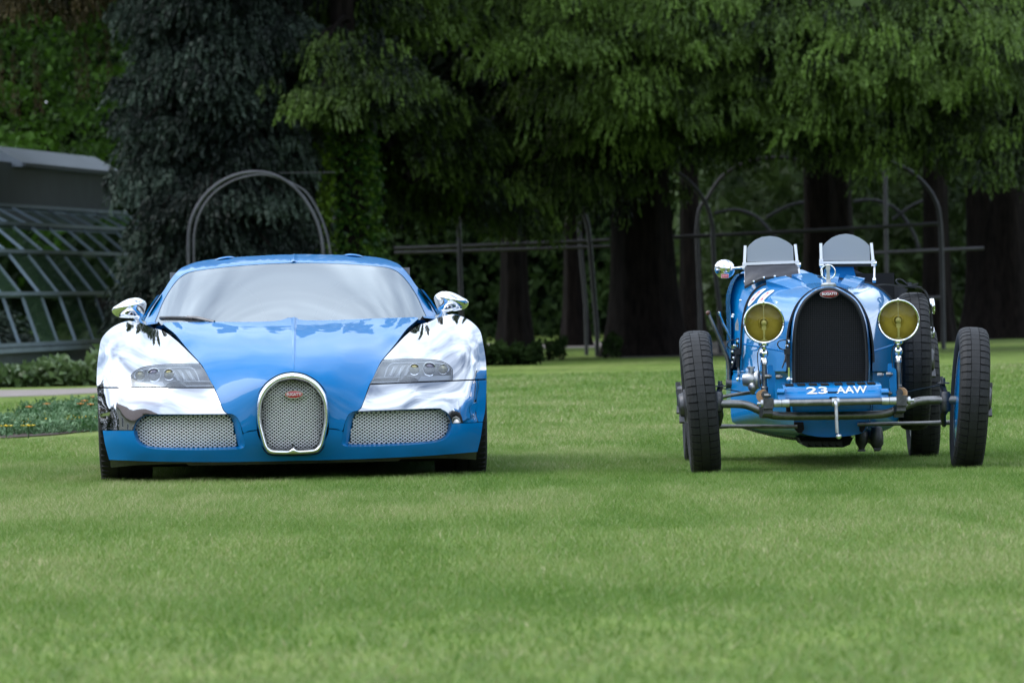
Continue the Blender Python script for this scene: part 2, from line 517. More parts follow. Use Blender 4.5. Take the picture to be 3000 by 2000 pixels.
def panel(name, S, loop, m, parent, holes=(), step=0.02, off=0.0, flange=0.028, hole_flange=0.05, flat=False):
    """a body panel: the outline filled on the surface, edges turned back to give it thickness"""
    loops = [dens(loop, step)] + [dens(h, step) for h in holes]
    pts, edges = [], []
    for L in loops:
        b = len(pts); pts += L; edges += [(b + i, b + (i + 1) % len(L)) for i in range(len(L))]
    xs = [p[0] for p in loops[0]]; zs = [p[1] for p in loops[0]]
    nb = len(pts)
    gx = np.arange(min(xs), max(xs), step); gz = np.arange(min(zs), max(zs), step)
    barr = np.array(pts)
    for i, x in enumerate(gx):
        for z in gz:
            z2 = z + (step / 2 if i % 2 else 0)
            if in_poly(x, z2, loops[0]) and not any(in_poly(x, z2, h) for h in loops[1:]) and ((barr - (x, z2)) ** 2).sum(1).min() > (step * 0.55) ** 2:
                pts.append((x, z2))
    r = delaunay_2d_cdt([Vector(p) for p in pts], edges, [], 0, 1e-7)
    vo, fo, orig = r[0], r[2], r[3]
    fs = []
    for f in fo:
        cx_ = sum(vo[i].x for i in f) / len(f); cz = sum(vo[i].y for i in f) / len(f)
        if in_poly(cx_, cz, loops[0]) and not any(in_poly(cx_, cz, h) for h in loops[1:]):
            a, b_, c = (vo[i] for i in f[:3])
            if (b_.x - a.x) * (c.y - a.y) - (b_.y - a.y) * (c.x - a.x) < 0: f = f[::-1]
            fs.append(tuple(f))
    q = np.array([(p.x, p.y) for p in vo])
    P3 = S.pos(q, off); N3 = S.nrm(q)
    verts = [tuple(p) for p in P3]; nor = [tuple(n) for n in N3]
    for li, L in enumerate(loops):
        k = len(L); dep = flange if li == 0 else hole_flange
        if dep <= 0: continue
        A = S.pos(L, off); N = S.nrm(L); B = A - N * dep
        if flat: B = A + np.array([0, dep, 0])
        b = len(verts)
        La = np.array(L); tg = np.roll(La, -1, 0) - np.roll(La, 1, 0); on = np.c_[tg[:, 1], np.zeros(k), -tg[:, 0]]
        on /= np.linalg.norm(on, axis=1)[:, None] + 1e-9
        ar = sum(La[i][0] * La[(i + 1) % k][1] - La[(i + 1) % k][0] * La[i][1] for i in range(k))
        if ar < 0: on = -on
        if li > 0: on = -on
        verts += [tuple(p) for p in A] + [tuple(p) for p in B]; nor += [tuple(n) for n in on] * 2
        for i in range(k):
            j = (i + 1) % k; fs.append((b + i, b + j, b + k + j, b + k + i) if (ar < 0) != (li > 0) else (b + j, b + i, b + k + i, b + k + j))
    me = bpy.data.meshes.new(name); me.from_pydata(verts, [], fs)
    me.polygons.foreach_set('use_smooth', [True] * len(me.polygons))
    me.materials.append(m)
    me.normals_split_custom_set_from_vertices(nor)
    me.update()
    return link(name, me, parent)

# ---- front body surface (left half of the photograph; u, v, depth behind the nose)
F_ctrl = [
 (861,1352,.07),(861,1330,.03),(861,1290,.0),(861,1240,.0),(861,1200,.0),(861,1150,.005),(861,1115,.02),(861,1093,.045),(861,1075,.10),(861,1050,.20),(861,1020,.37),(861,990,.60),(861,965,.82),(861,950,1.00),(861,938,1.17),(861,926,1.36),
 (780,1350,.07),(780,1290,.01),(780,1200,.005),(780,1120,.04),(780,1085,.12),(780,1050,.24),(780,1000,.56),(780,965,.85),(780,950,1.03),(780,940,1.18),(780,930,1.35),
 (700,1350,.075),(700,1290,.03),(700,1240,.025),(700,1200,.035),(700,1150,.07),(700,1100,.16),(700,1050,.32),(700,1000,.63),(700,966,.90),(700,952,1.06),(700,942,1.20),(700,932,1.37),
 (622,1120,.22),(600,1080,.35),(586,1062,.44),(560,1030,.68),(548,1020,.76),(560,985,.92),(540,960,1.16),(515,980,1.03),(480,946,1.40),(560,944,1.34),
 (600,1350,.10),(600,1320,.07),(600,1260,.065),(600,1200,.09),(640,1165,.11),(610,1134,.19),
 (500,1352,.17),(500,1325,.14),(500,1260,.13),(500,1200,.15),(500,1160,.18),(500,1134,.22),(500,1100,.31),(500,1066,.43),(520,1040,.60),(510,1010,.82),(490,985,1.02),(460,965,1.27),
 (420,1355,.25),(420,1330,.22),(420,1260,.21),(420,1215,.22),(420,1160,.25),(420,1134,.29),(420,1100,.36),(420,1075,.43),(420,1040,.56),(420,1000,.78),(420,970,1.0),(416,947,1.22),
 (360,1358,.32),(360,1300,.28),(360,1250,.28),(360,1200,.30),(360,1134,.35),(360,1080,.42),(360,1040,.52),(360,1000,.71),(360,970,.90),(365,948,1.12),(377,940,1.2),
 (322,1345,.40),(320,1300,.37),(320,1260,.36),(320,1200,.37),(320,1134,.41),(320,1080,.47),(320,1040,.56),(320,1000,.74),(321,965,1.0),
 (302,1260,.42),(301,1200,.44),(300,1134,.47),(300,1080,.53),(302,1030,.65),(301,992,.86),
 (293,1230,.47),(288,1180,.49),(285,1134,.52),(285,1090,.57),(288,1050,.66),(291,1030,.71)]
SF = Surf(F_ctrl)
G_ctrl = [
 (861,946,1.300),(861,900,1.510),(861,850,1.720),(861,800,1.950),(861,772,2.110),(861,757,2.260),(861,748,2.520),
 (780,944,1.310),(780,900,1.515),(780,850,1.725),(780,800,1.955),(780,774,2.110),(780,759,2.260),(780,749,2.520),
 (700,945,1.340),(700,900,1.540),(700,850,1.750),(700,800,1.990),(700,779,2.120),(700,765,2.270),(700,751,2.530),
 (580,947,1.420),(580,900,1.610),(580,850,1.850),(581,793,2.150),(577,780,2.290),(573,768,2.560),
 (510,950,1.520),(510,900,1.760),(528,814,2.160),(519,808,2.300),(512,806,2.500),
 (505,840,2.070),(495,833,2.240),(489,838,2.420),
 (464,952,1.630),(464,921,1.790),(482,878,1.940),(470,868,2.160),(463,874,2.300),
 (449,957,1.700),(444,935,1.880),(432,935,2.040),(452,905,1.940),(440,902,2.160)]
class PolySurf(Surf):
    """the greenhouse: one even low-order sheet through the same kind of points"""
    def __init__(s, ctrl):
        s.zt = V.P(861, 771, 0.0).z
        a = np.array([(abs(V.P(u, v, 0.0).x), V.P(u, v, 0.0).z, y) for u, v, y in ctrl])
        s.co, *_ = np.linalg.lstsq(s.terms(a[:, :2]), a[:, 2], rcond=1e-9)
    def terms(s, q):
        X = (q[:, 0] / .72) ** 2; Z = (q[:, 1] - .97) / .16
        m = np.maximum(0, q[:, 1] + .14 * q[:, 0] ** 2 - s.zt - .004) / .04     # beyond the screen's top edge the roof flattens
        return np.stack([X ** i * Z ** j for i in range(3) for j in range(3) if i + j <= 2] + [m, m ** 2], 1)
    def y(s, q):
        return s.terms(np.atleast_2d(q)) @ s.co
SG = PolySurf(G_ctrl)

# ---- outlines traced on the left half
hood_edge = [(490,944),(481,945.5),(478,949),(492,961),(515,980),(548,1020),(586,1062),(600,1083),(618,1118),(629,1136),(642,1168),(655,1199),(667,1211)]
nose_low = [(667,1211),(681,1213),(695,1223),(705,1243),(714,1268),(727,1262),(753,1258)]
ring_l = [(753,1258),(751,1230),(750,1203),(752.5,1177),(761,1150),(780,1123),(808,1103),(834,1094),(861,1090.5)]
hood_loop = whole(segs([(861,930),(845,931),(821,938),(790,941),(745,942.5),(690,943),(627,943),(560,943.5),(490,944)], hood_edge, nose_low, ring_l))
panel('hood', SF, hood_loop, M_blue, coupe, flange=0.02)
# centre crest running up the hood
cb = MB(); cl = []
for v in np.linspace(931, 1082, 26):
    q = q2(861, v); n = Vector(SF.nrm([q])[0]); p = Vector(SF.pos([q])[0]); t = (v - 931) / 151
    h = 0.0075 * (1 - t) ** 0.6 * min(1, (v - 925) / 10) + 0.0005; wd = 0.011 * (1 - 0.6 * t)
    cl.append([p + Vector((wd * 1.8 * k, 0, 0)) + n * (h * math.exp(-(k * 2.0) ** 2) - 0.0012 * abs(k)) for k in (-1, -.75, -.5, -.3, -.12, 0, .12, .3, .5, .75, 1)])
cb.grid(cl).build('hood_crest', M_blue, coupe, ang=80)

# fender above the lamp line
fender_l = segs([(284,1133),(283.5,1105),(285,1070),(290,1030),(298,992),(321,965),(349,948),(377,940)], [(377,940),(396,943),(416,947),(432,954),(447,960.5)],
                [(447,960.5),(479,970),(515,996),(547,1026),(584,1063)], [(584,1064),(515,1065),(464,1068),(426,1072.5),(403,1081),(387,1094),(382.5,1106),(384.5,1133)])
corner_l = segs([(284,1137),(386,1137)], [(386,1137),(510,1137),(627,1137)], [(627,1137),(639,1166),(649,1190),(655,1203),(664,1211)],
                [(664,1212),(560,1212.5),(438,1213),(418,1218),(403,1228),(394,1244),(390.5,1258)], [(390.5,1259),(301,1259)], [(301,1259),(293,1230),(288,1190),(285,1150),(284,1137)])
lamp_l = segs([(386.5,1133.5),(384.3,1106),(388.5,1095.5),(404,1082.5),(427,1074.3),(464,1069.8),(515,1066.8),(585.5,1065.2)], [(585.5,1065.2),(600,1086),(616,1116),(626,1133.5)], [(626,1133.5),(386.5,1133.5)])
for sgn in (1, -1):
    mm = (lambda q: q) if sgn == 1 else mirror
    panel('fender', SF, mm(half(fender_l)), M_polish, coupe, flange=0.03)
    panel('bumper_corner', SF, mm(half(corner_l)), M_polish, coupe, flange=0.03)
    # wing side running back over the wheel
    edge = segs([(284,1135),(283.5,1105),(285,1070),(290,1030),(298,992),(321,965),(349,948),(377,940),(416,947)])[:-1]
    rows = []
    A = SF.pos(half(edge))
    for k in range(9):
        t = k / 8; rows.append([Vector((sgn * a[0] * (1 + 0.008 * math.sin(math.pi * t)), a[1] + (2.0 - a[1]) * t, a[2] - 0.02 * t)) + Vector((0, 0.0, 0)) for a in A])
    MB().grid(rows).build('wing_side', M_polish, coupe, ang=60)
    lo = segs([(301,1260),(293,1230),(288,1190),(285,1150),(284,1137)]); A = SF.pos(half(lo))
    MB().grid([[Vector((sgn * a[0] * (1 - .01 * t), a[1] + t * 0.10, a[2])) for a in A] for t in (0, .5, 1)]).build('bumper_end', M_polish, coupe)

# lower bumper with the two air intakes
intake = segs([(391.5,1260),(394,1277),(401,1294),(420,1307),(449,1314),(515,1317),(580,1317.5),(643,1317),(697,1315),(714,1310),(719,1301),(714,1283),(709,1264),(704,1243),(696,1226),(684,1215),(668,1213)],
              [(668,1213),(560,1214),(438,1214.5),(419,1219),(404,1229.5),(395,1246),(391.5,1260)])
ih = half(intake)
low_l = [(861,1349),(760,1351),(640,1352.5),(515,1352),(420,1350),(320,1346),(308,1302),(301,1261),(340,1261),(390,1261)]
ilow = [(391.5,1260),(394,1277),(401,1294),(420,1307),(449,1314),(515,1317),(580,1317.5),(643,1317),(697,1315),(714,1310),(719,1301),(714,1283),(712,1271)]
ring_low = [(727,1265),(753,1261),(756,1275),(767,1298),(778,1320),(793,1331),(825,1332.5),(861,1332.5)]
bumper_loop = whole(segs(low_l[:6], low_l[5:8], low_l[7:], ilow, [(712,1271),(727,1265),(753,1261)], ring_low[1:]))
panel('lower_bumper', SF, bumper_loop, M_blue, coupe, flange=0.035)
for sgn in (1, -1):
    mm = (lambda q: q) if sgn == 1 else mirror
    L = dens(mm(ih), 0.02)
    # painted throat of the intake, narrowing to the mesh
    mesh_l = segs([(400,1262),(403,1276),(410,1290),(424,1303),(449,1309),(515,1311.5),(600,1312),(690,1310),(692,1295),(687,1265),(681,1238),(673,1221),(660,1216)], [(660,1216),(560,1217),(440,1217.5),(422,1223),(408,1234),(401,1248),(400,1262)])
    mh = mm(half(mesh_l))
    k = 90
    Ao = resample([Vector((x, z, 0)) for x, z in mm(ih)], k, True); Ai = resample([Vector((x, z, 0)) for x, z in mh], k, True)
    rows = []
    for t, o in ((0, 0.0), (.35, .012), (.75, .035), (1, .07)):
        qs = [(a.x + (b.x - a.x) * t, a.y + (b.y - a.y) * t) for a, b in zip(Ao, Ai)]
        rows.append([Vector(p) for p in SF.pos(qs, o)])
    MB().grid(rows, close_u=True).build('intake_throat', M_blue, coupe, ang=70)
    # backing behind the mesh
    bq = SF.pos([(p.x, p.y) for p in Ai], 0.15)
    MB().prism([Vector(p) for p in bq], (0, 0.02, 0)).build('intake_duct', M_gap, coupe)
    # expanded metal mesh
    g = MB(); xs = [p[0] for p in mh]; zs = [p[1] for p in mh]; dx, dz = 0.0235, 0.0083
    j = 0; z = min(zs)
    while z < max(zs):
        x = min(xs) + (dx / 2 if j % 2 else 0)
        while x < max(xs):
            for s_ in (-1, 1):
                a, b = (x, z), (x + s_ * dx / 2, z + dz)
                if in_poly((a[0] + b[0]) / 2, (a[1] + b[1]) / 2, mh):
                    pa, pb = (Vector(p) for p in SF.pos([a, b], 0.055))
                    g.bar(pa, pb, 0.0034, 0.007, (0, 1, 0.4))
            x += dx
        z += dz; j += 1
    g.build('intake_mesh', M_wire, coupe, smooth=False, fix=False)

# ---- horseshoe grille
grille = None
def hs(pts): return whole(segs(*pts))
ro = hs([[(861,1091.5),(834,1094.5),(808,1104),(780,1124),(761,1151),(753,1177.5),(750.5,1203),(752,1232),(755,1250),(767.5,1298),(777,1318),(792,1329.5),(825,1331.5),(861,1331.5)]])
ri = hs([[(861,1110),(836,1114),(812,1122),(791,1139),(775,1162),(768,1182),(766,1204),(767,1232),(771,1255),(781,1292),(787,1307),(799,1316)], [(799,1316),(846,1317),(853,1313),(858,1308),(861,1304)]])
k = 140
def rloop(loop): 
    L = resample([Vector((x, z, 0)) for x, z in loop], k, True)
    i0 = max(range(k), key=lambda i: (L[i].y - abs(L[i].x) * 3)); L = L[i0:] + L[:i0]
    if L[5].x > 0: L = [L[0]] + L[1:][::-1]
    return L
Lo, Li = rloop(ro), rloop(ri)
def at(L, y): return [Vector(p) for p in (np.array(V.C) + (np.c_[[q.x for q in L], np.zeros(k), [q.y for q in L]] - np.array(V.C)) * ((y - V.C.y) / (0 - V.C.y)))]
rows = []
for t, y in ((-.02, .03), (0, -.004), (.12, -.018), (.3, -.027), (.5, -.030), (.72, -.026), (.88, -.016), (.97, -.002), (1.0, .02), (1.02, .06)):
    rows.append(at([a.lerp(b, t) for a, b in zip(Lo, Li)], y))
ring = MB().grid(rows, close_u=True).build('radiator_grille', M_satin, coupe, ang=80)
# dark joint round the ring
rows = [at([a + (a - Vector((0, sum(p.y for p in Lo) / k, 0))).normalized() * d for a in Lo], y) for d, y in ((0.006, .022), (0.0, .03))]
MB().grid(rows, close_u=True).build('seal', M_gap, ring)
cz = sum(p.y for p in Li) / k
g = MB(); lp = [(p.x, p.y) for p in Li]; lps = [((p.x) * 0.985, cz + (p.y - cz) * 0.985) for p in Li]
rows = [at([Vector((p.x * s_, cz + (p.y - cz) * s_, 0)) for p in Li], y) for s_, y in ((1.0, .03), (.95, .12))]
MB().grid(rows, close_u=True).build('grille_wall', M_dsteel, ring)
MB().prism(at(Li, .16), (0, .01, 0)).build('grille_backing', M_gap, ring)
dx, dz = 0.0215, 0.0082; z = min(p[1] for p in lps); j = 0
def gy(x, z):
    r_ = max(abs(x) / 0.165, abs(z - cz) / 0.175); return 0.035 + 0.055 * max(0, r_ - 0.55) ** 1.5 * 2
while z < max(p[1] for p in lps):
    x = -0.2 + (dx / 2 if j % 2 else 0)
    while x < 0.2:
        for s_ in (-1, 1):
            a, b = (x, z), (x + s_ * dx / 2, z + dz)
            if in_poly((a[0] + b[0]) / 2, (a[1] + b[1]) / 2, lps):
                g.bar((a[0], gy(*a), a[1]), (b[0], gy(*b), b[1]), 0.0032, 0.007, (0, 1, 0.4))
        x += dx
    z += dz; j += 1
g.build('grille_mesh', M_wire, ring, smooth=False, fix=False)
# oval maker's badge
bc = V.P(861, 1155, 0.0); bc.y = 0.005
def oval(c, a, b, n=40): return [c + Vector((a * math.cos(2 * math.pi * i / n), 0, b * math.sin(2 * math.pi * i / n))) for i in range(n)]
badge = MB().prism(oval(bc, .047, .0205), (0, .012, 0)).build('badge', M_satin, coupe)
MB().pillow(oval(bc + Vector((0, -.0005, 0)), .0435, .0172), (0, -.003, 0), 3).build('badge_enamel', M_red, badge)
tv, tf = text_geo('BUGATTI', 0.0205, 0.0003)
MB().add([bc + Vector((p.x * 0.86, -.0048, p.y)) for p in tv], tf).build('badge_lettering', M_white, badge, smooth=False)
MB().prism(oval(bc + Vector((0, .012, -.004)), .030, .010), (0, .05, 0)).build('badge_mount', M_black, badge)

# ---- head lamps
for sgn in (1, -1):
    mm = (lambda q: q) if sgn == 1 else mirror
    lh = mm(half(lamp_l))
    k_ = 80
    A = resample([Vector((x, z, 0)) for x, z in lh], k_, True); qa = [(p.x, p.y) for p in A]
    cx_ = sum(p.x for p in A) / k_; cz_ = sum(p.y for p in A) / k_
    qi = [(cx_ + (x - cx_) * 0.985, cz_ + (z - cz_) * 0.97) for x, z in qa]
    hl = MB()
    hl.grid([[Vector(p) for p in SF.pos(qa, 0.004)], [Vector(p) for p in SF.pos(qi, 0.004)], [Vector(p) for p in SF.pos(qi, 0.085)]], close_u=True)
    lamp = hl.build('headlight', M_grey, coupe, ang=30)
    panel('lamp_back', SF, qi, M_grey, lamp, off=0.08, flange=0)
    panel('lamp_cover', SF, qa, M_lensglass, lamp, off=-0.001, flange=0)
    def LP(u, v, o=0.05):
        q = q2(u, v); return Vector(SF.pos([(sgn * q[0], q[1])], o)[0])
    for u, v, r_, ml in ((451,1098,.036,M_lens), (411,1100,.027,M_lens2), (495,1097,.030,M_lens2)):
        c = LP(u, v, 0.045); c.y -= 0.01
        MB().lathe([(r_, .03), (r_, -.004), (r_ * .96, -.008), (r_ * .86, -.006), (r_ * .84, .01)], c, (0, 1, 0), 28).build('lamp_ring', M_chrome, lamp)
        MB().lathe([(r_ * .86, .004), (r_ * .7, -.006), (r_ * .4, -.012), (0.0005, -.014)], c, (0, 1, 0), 24).build('lamp_lens', ml, lamp)
    for pts in ([(397,1108),(393,1098),(404,1088),(430,1081),(470,1077.5),(540,1076),(562,1078),(574,1090),(582,1110),(584,1116)],):
        c_ = catmull([LP(u, v, 0.02) for u, v in pts], 4); MB().tube(c_, 0.0032, 6).build('light_guide', M_led, lamp)
    for u0, v0, u1, v1 in ((535,1094,541,1114), (555,1088,567,1114)):
        MB().bar(LP(u0, v0, .03), LP(u1, v1, .03), .006, .01, (0, 1, 0)).build('light_guide', M_led, lamp)
    for u0, v0, u1, v1, u2, v2 in ((512,1085,527,1114,520,1114), (530,1083,549,1114,541,1114), (552,1082,575,1114,560,1114)):
        MB().prism([LP(u0, v0, .055), LP(u1, v1, .055), LP(u2, v2, .055), LP(u0 - 12, v0, .055)], (0, .01, 0)).build('reflector_fin', M_lgrey, lamp)
    MB().prism([LP(*p, .035) for p in ((388,1119),(476,1118),(484,1131),(388,1132))], (0, .02, 0)).build('marker_strip', M_lgrey, lamp)
    MB().prism([LP(*p, .030) for p in catmull([Vector((484,1132,0)),Vector((492,1123,0)),Vector((506,1118,0)),Vector((522,1119,0)),Vector((535,1126,0)),Vector((541,1132,0))], 3) for p in [(p.x, p.y)]], (0, .03, 0)).build('lamp_shroud', M_black, lamp)
    MB().tube([LP(*p, .022) for p in ((538,1117),(617,1117.5),(624,1129.5),(545,1131))], .0028, 5, close=True).build('lamp_trim', M_led, lamp)
    MB().prism([LP(*p, .036) for p in ((540,1119),(614,1119),(620,1128),(547,1129))], (0, .01, 0)).build('lamp_insert', M_dsteel, lamp)

# ---- windscreen, roof, pillars
cowl = [(861,936),(790,944),(745,946),(690,947),(627,947),(560,948),(500,949),(470,953),(449,957)]
ws_edge = [(449,957),(456,940),(464,921),(472,900),(482,878),(494,857),(505,840),(516,826),(528,814),(539,806),(551,800),(565,796),(581,793),(635,786),(694,780),(780,774),(861,771.5)]
glass_loop = whole(segs(cowl, ws_edge))
panel('windscreen', SG, glass_loop, M_wind, coupe, flange=0, step=0.02)
inner = [(861,939),(745,949),(600,950),(520,951),(494,948),(489,940),(494,921),(506,890),(524,856),(548,828),(578,812),(640,797),(700,789),(780,783),(861,780)]
gl_in = whole(segs(inner[:4], inner[3:]))
panel('windscreen_border', SG, glass_loop, M_frit, coupe, holes=[gl_in], off=0.03, step=0.015, flange=0, hole_flange=0)
roof_sil = [(861,745.5),(815,746),(770,748.5),(700,752.5),(627,759),(590,764.5),(566,770.5),(546,778),(528,787.5),(510,806),(496,825),(482,847.5),(468,867),(454,888),(440,909),(430,926),(424,938)]
roof_loop = whole(segs(roof_sil, [(424,938),(436,949),(447,957.5)], [(447,957.5)] + [(u - 1.5, v - 1) for u, v in ws_edge[1:-1]] + [(861,769.5)]))
panel('roof', SG, roof_loop, M_blue, coupe, flange=0.02)
ridge = []
for v in np.linspace(747, 768, 9):
    q = q2(861, v); p = Vector(SG.pos([q])[0]); n = Vector(SG.nrm([q])[0])
    ridge.append([p + Vector((0.02 * k_, 0, 0)) + n * (0.006 * math.exp(-(k_ * 2) ** 2) - 0.001 * abs(k_)) for k_ in (-1, -.6, -.3, -.1, 0, .1, .3, .6, 1)])
MB().grid(ridge).build('roof_crest', M_blue, coupe, ang=80)

# body behind the front silhouette: roof and haunches running to the tail
sil = segs(roof_sil)[:-1]
B0 = [Vector(p) for p in SG.pos(half(sil))]
full = [Vector((-p.x, p.y, p.z)) for p in reversed(B0)] + B0[1:]
rows = []
for y, zf, xf in ((None, 1, 1), (2.7, .998, .995), (3.0, .975, .96), (3.3, .90, .88), (3.8, .80, .78), (4.3, .70, .70)):
    rows.append([Vector((p.x * xf, (p.y if y is None else max(y, p.y)), 0.62 + (p.z - 0.62) * (1 if y is None else (zf - .6) / .4 if zf > .6 else 0))) for p in full])
MB().grid(rows).build('engine_cover', M_blue, coupe, ang=60)
# side body
sec = [(-.99, .14), (-.985, .30), (-.97, .45), (-.955, .58), (-.93, .68), (-.87, .755), (-.78, .80), (-.70, .81)]
for sgn in (1, -1):
    rows = []
    for y, kx, kz in ((1.32, .985, .985), (1.8, .985, 1.0), (2.4, 1.0, 1.03), (3.0, 1.01, 1.07), (3.6, 1.015, 1.06), (4.1, .97, 1.0), (4.42, .88, .9)):
        rows.append([Vector((sgn * x * kx, y, .14 + (z - .14) * kz)) for x, z in sec])
    MB().grid(rows).build('rear_quarter', M_blue, coupe, ang=60)
    # side window, a dark sliver behind the pillar
    A = V.P(424, 938, 1.95), V.P(482, 848, 2.25), V.P(500, 822, 2.4)
    pts = [V.P(484,846,2.3), V.P(470,862,2.35), V.P(455,880,2.4), V.P(440,902,2.4), V.P(421,938,2.4), V.P(428,945,2.0), V.P(440,915,2.0), V.P(455,890,2.05), V.P(470,868,2.12)]
    MB().prism([Vector((sgn * p.x, p.y, p.z)) for p in pts], (0, .6, 0)).build('side_window', M_dglass, coupe)
    pts = [V.P(466,862,2.9), V.P(458,868,2.9), V.P(436,900,2.9), V.P(418,930,2.9), V.P(417,945,2.9), V.P(427,945,2.9)]
    MB().prism([Vector((sgn * p.x, p.y, p.z)) for p in pts], (0, .5, 0)).build('rear_pillar', M_blue, coupe)
    # roof air scoops
    sp = segs([(625,762),(636,755.5),(648,751.5),(668,748.5),(682,749.5),(694,753)], [(694,753),(680,757),(655,760),(625,762)])
    lp_ = [V.P(u, v + 1.5, 2.55) for u, v in sp]; lp_ = [Vector((sgn * p.x, p.y, p.z)) for p in lp_]
    MB().pillow(lp_, (0, -.10, 0), 5, back=(0, .5, 0)).build('roof_scoop', M_blue, coupe, ang=60)
tail = [(-.86, .2), (-.86, .7), (-.6, .78), (.6, .78), (.86, .7), (.86, .2)]
MB().prism([Vector((x, 4.40, z)) for x, z in tail], (0, .05, 0)).build('tail_panel', M_blue, coupe)

# scuttle and cabin seen dimly through the glass
MB().box((0, 1.75, .60), (1.50, .9, .03)).build('dashboard_shelf', M_cabin, coupe)
dash = MB()
dash.grid([[Vector((x, 1.62 + y, z - 0.03 * (x / .7) ** 2)) for x in np.linspace(-.68, .68, 15)] for y, z in ((0, .76), (.12, .80), (.22, .79), (.27, .72), (.25, .6))])
dash.build('dashboard', M_cabin, coupe)
MB().tube([Vector((.37 + .185 * math.cos(a), 2.02 + .06 * math.sin(a), .735 + .175 * math.sin(a))) for a in np.linspace(0, 2 * math.pi, 29)[:-1]], .016, 8, close=True).build('steering_wheel', M_cabin, coupe)
for sgn in (1, -1):
    lp_ = [Vector((sgn * .37 + x, 2.75, z)) for x, z in ((-.24, .35), (-.26, .75), (-.20, .92), (-.10, 1.0), (.10, 1.0), (.20, .92), (.26, .75), (.24, .35))]
    MB().pillow(lp_, (0, -.10, 0), 4, back=(0, .08, 0)).build('seat', M_seat, coupe)
MB().box((0, 3.1, .72), (1.3, .05, .7)).build('bulkhead', M_cabin, coupe)
# wiper
c_ = [Vector(SG.pos([q2(u, v)], -.02)[0]) for u, v in ((470,931),(500,930),(540,931),(566,933))]
wiper = MB().tube(catmull(c_, 4), .0085, 6).build('wiper', M_black, coupe)
c_ = [Vector(SG.pos([q2(u, v)], -.03)[0]) for u, v in ((550,930),(572,931),(600,936),(628,943))]
MB().tube(catmull(c_, 3), [.010] * 4 + [.011] * 2 + [.008] * 4, 6).build('wiper_arm', M_dsteel, wiper)

# mirrors
mo = segs([(327.5,907),(333,900),(344,893),(360,883),(376,875.5),(392,872),(408,872.5),(420,878),(428,886),(428.5,896),(424,912),(418,926),(408,932),(392,933),(372,931),(350,929),(336,923),(329,915)])
for sgn in (1, -1):
    loop = [V.P(u, v, 1.55) for u, v in mo]; loop = [Vector((sgn * p.x, p.y, p.z)) for p in loop]
    c = sum(loop, Vector()) / len(loop); rows = []
    for i in range(9):
        a = math.pi / 2 * i / 8; kk = max(math.cos(a), .001)
        row = []
        for p in loop:
            q = c + (p - c) * kk; t = (q.z - c.z)
            q.y -= .11 * math.sin(a) * (1.0); q.z += .012 * math.sin(a); row.append(q)
        rows.append(row)
    mi = MB().grid(rows, close_u=True).build('mirror', M_chrome, coupe, ang=60)
    MB().pillow(loop, (0, .02, 0), 3).build('mirror_glass', M_dglass, mi)
    st = [V.P(400, 926, 1.52), V.P(404, 936, 1.56), V.P(409, 946, 1.62), V.P(413, 954, 1.68)]
    MB().tube(catmull([Vector((sgn * p.x, p.y, p.z)) for p in st], 4), [.02, .018, .016, .015, .014, .014, .015, .016, .018, .022, .026, .03, .034][:13], 8).build('mirror_stem', M_chrome, mi)

# splitter, floor, wheel
lipq = half([(861,1351),(700,1352),(552,1354),(440,1352),(322,1348)]); lo = half([(861,1359),(700,1361.5),(553,1363.5),(546,1357.5),(440,1360),(325,1368)])
full_t = half([(861,1350),(640,1353.5),(515,1353),(420,1351),(320,1347)])
uu = list(np.linspace(861, 553, 14)) + [546] + list(np.linspace(520, 322, 12))
def itp(u, ks): return float(np.interp(-u, [-a for a, b in ks], [b for a, b in ks]))
tk = [(861,1348),(640,1351.5),(515,1351),(420,1349),(320,1345)]; bk_ = [(861,1358),(553,1363),(546,1357.5),(470,1359),(400,1362),(325,1369)]
L1 = [Vector((*q2(u, itp(u, tk)), 0)) for u in uu]; L2 = [Vector((*q2(u + (3 if u < 330 else 0), itp(u, bk_)), 0)) for u in uu]
for sgn in (1, -1):
    rows = [[Vector(p) for p in SF.pos([(sgn * q.x, q.y) for q in L1], .012)], [Vector(p) for p in SF.pos([(sgn * q.x, q.y) for q in L2], .012)], [Vector(p) + Vector((0, .4, .0)) for p in SF.pos([(sgn * q.x, q.y) for q in L2], .012)]]
    MB().grid(rows).build('splitter', M_glossblack, coupe, ang=30)
MB().box((0, 2.35, .12), (1.62, 3.7, .08)).build('floor_pan', M_gap, coupe)
MB().box((0, .62, .20), (1.30, .5, .20)).build('front_tub', M_gap, coupe)
MB().box((0, .95, .33), (1.25, .5, .40)).build('wheel_arch_tub', M_gap, coupe)
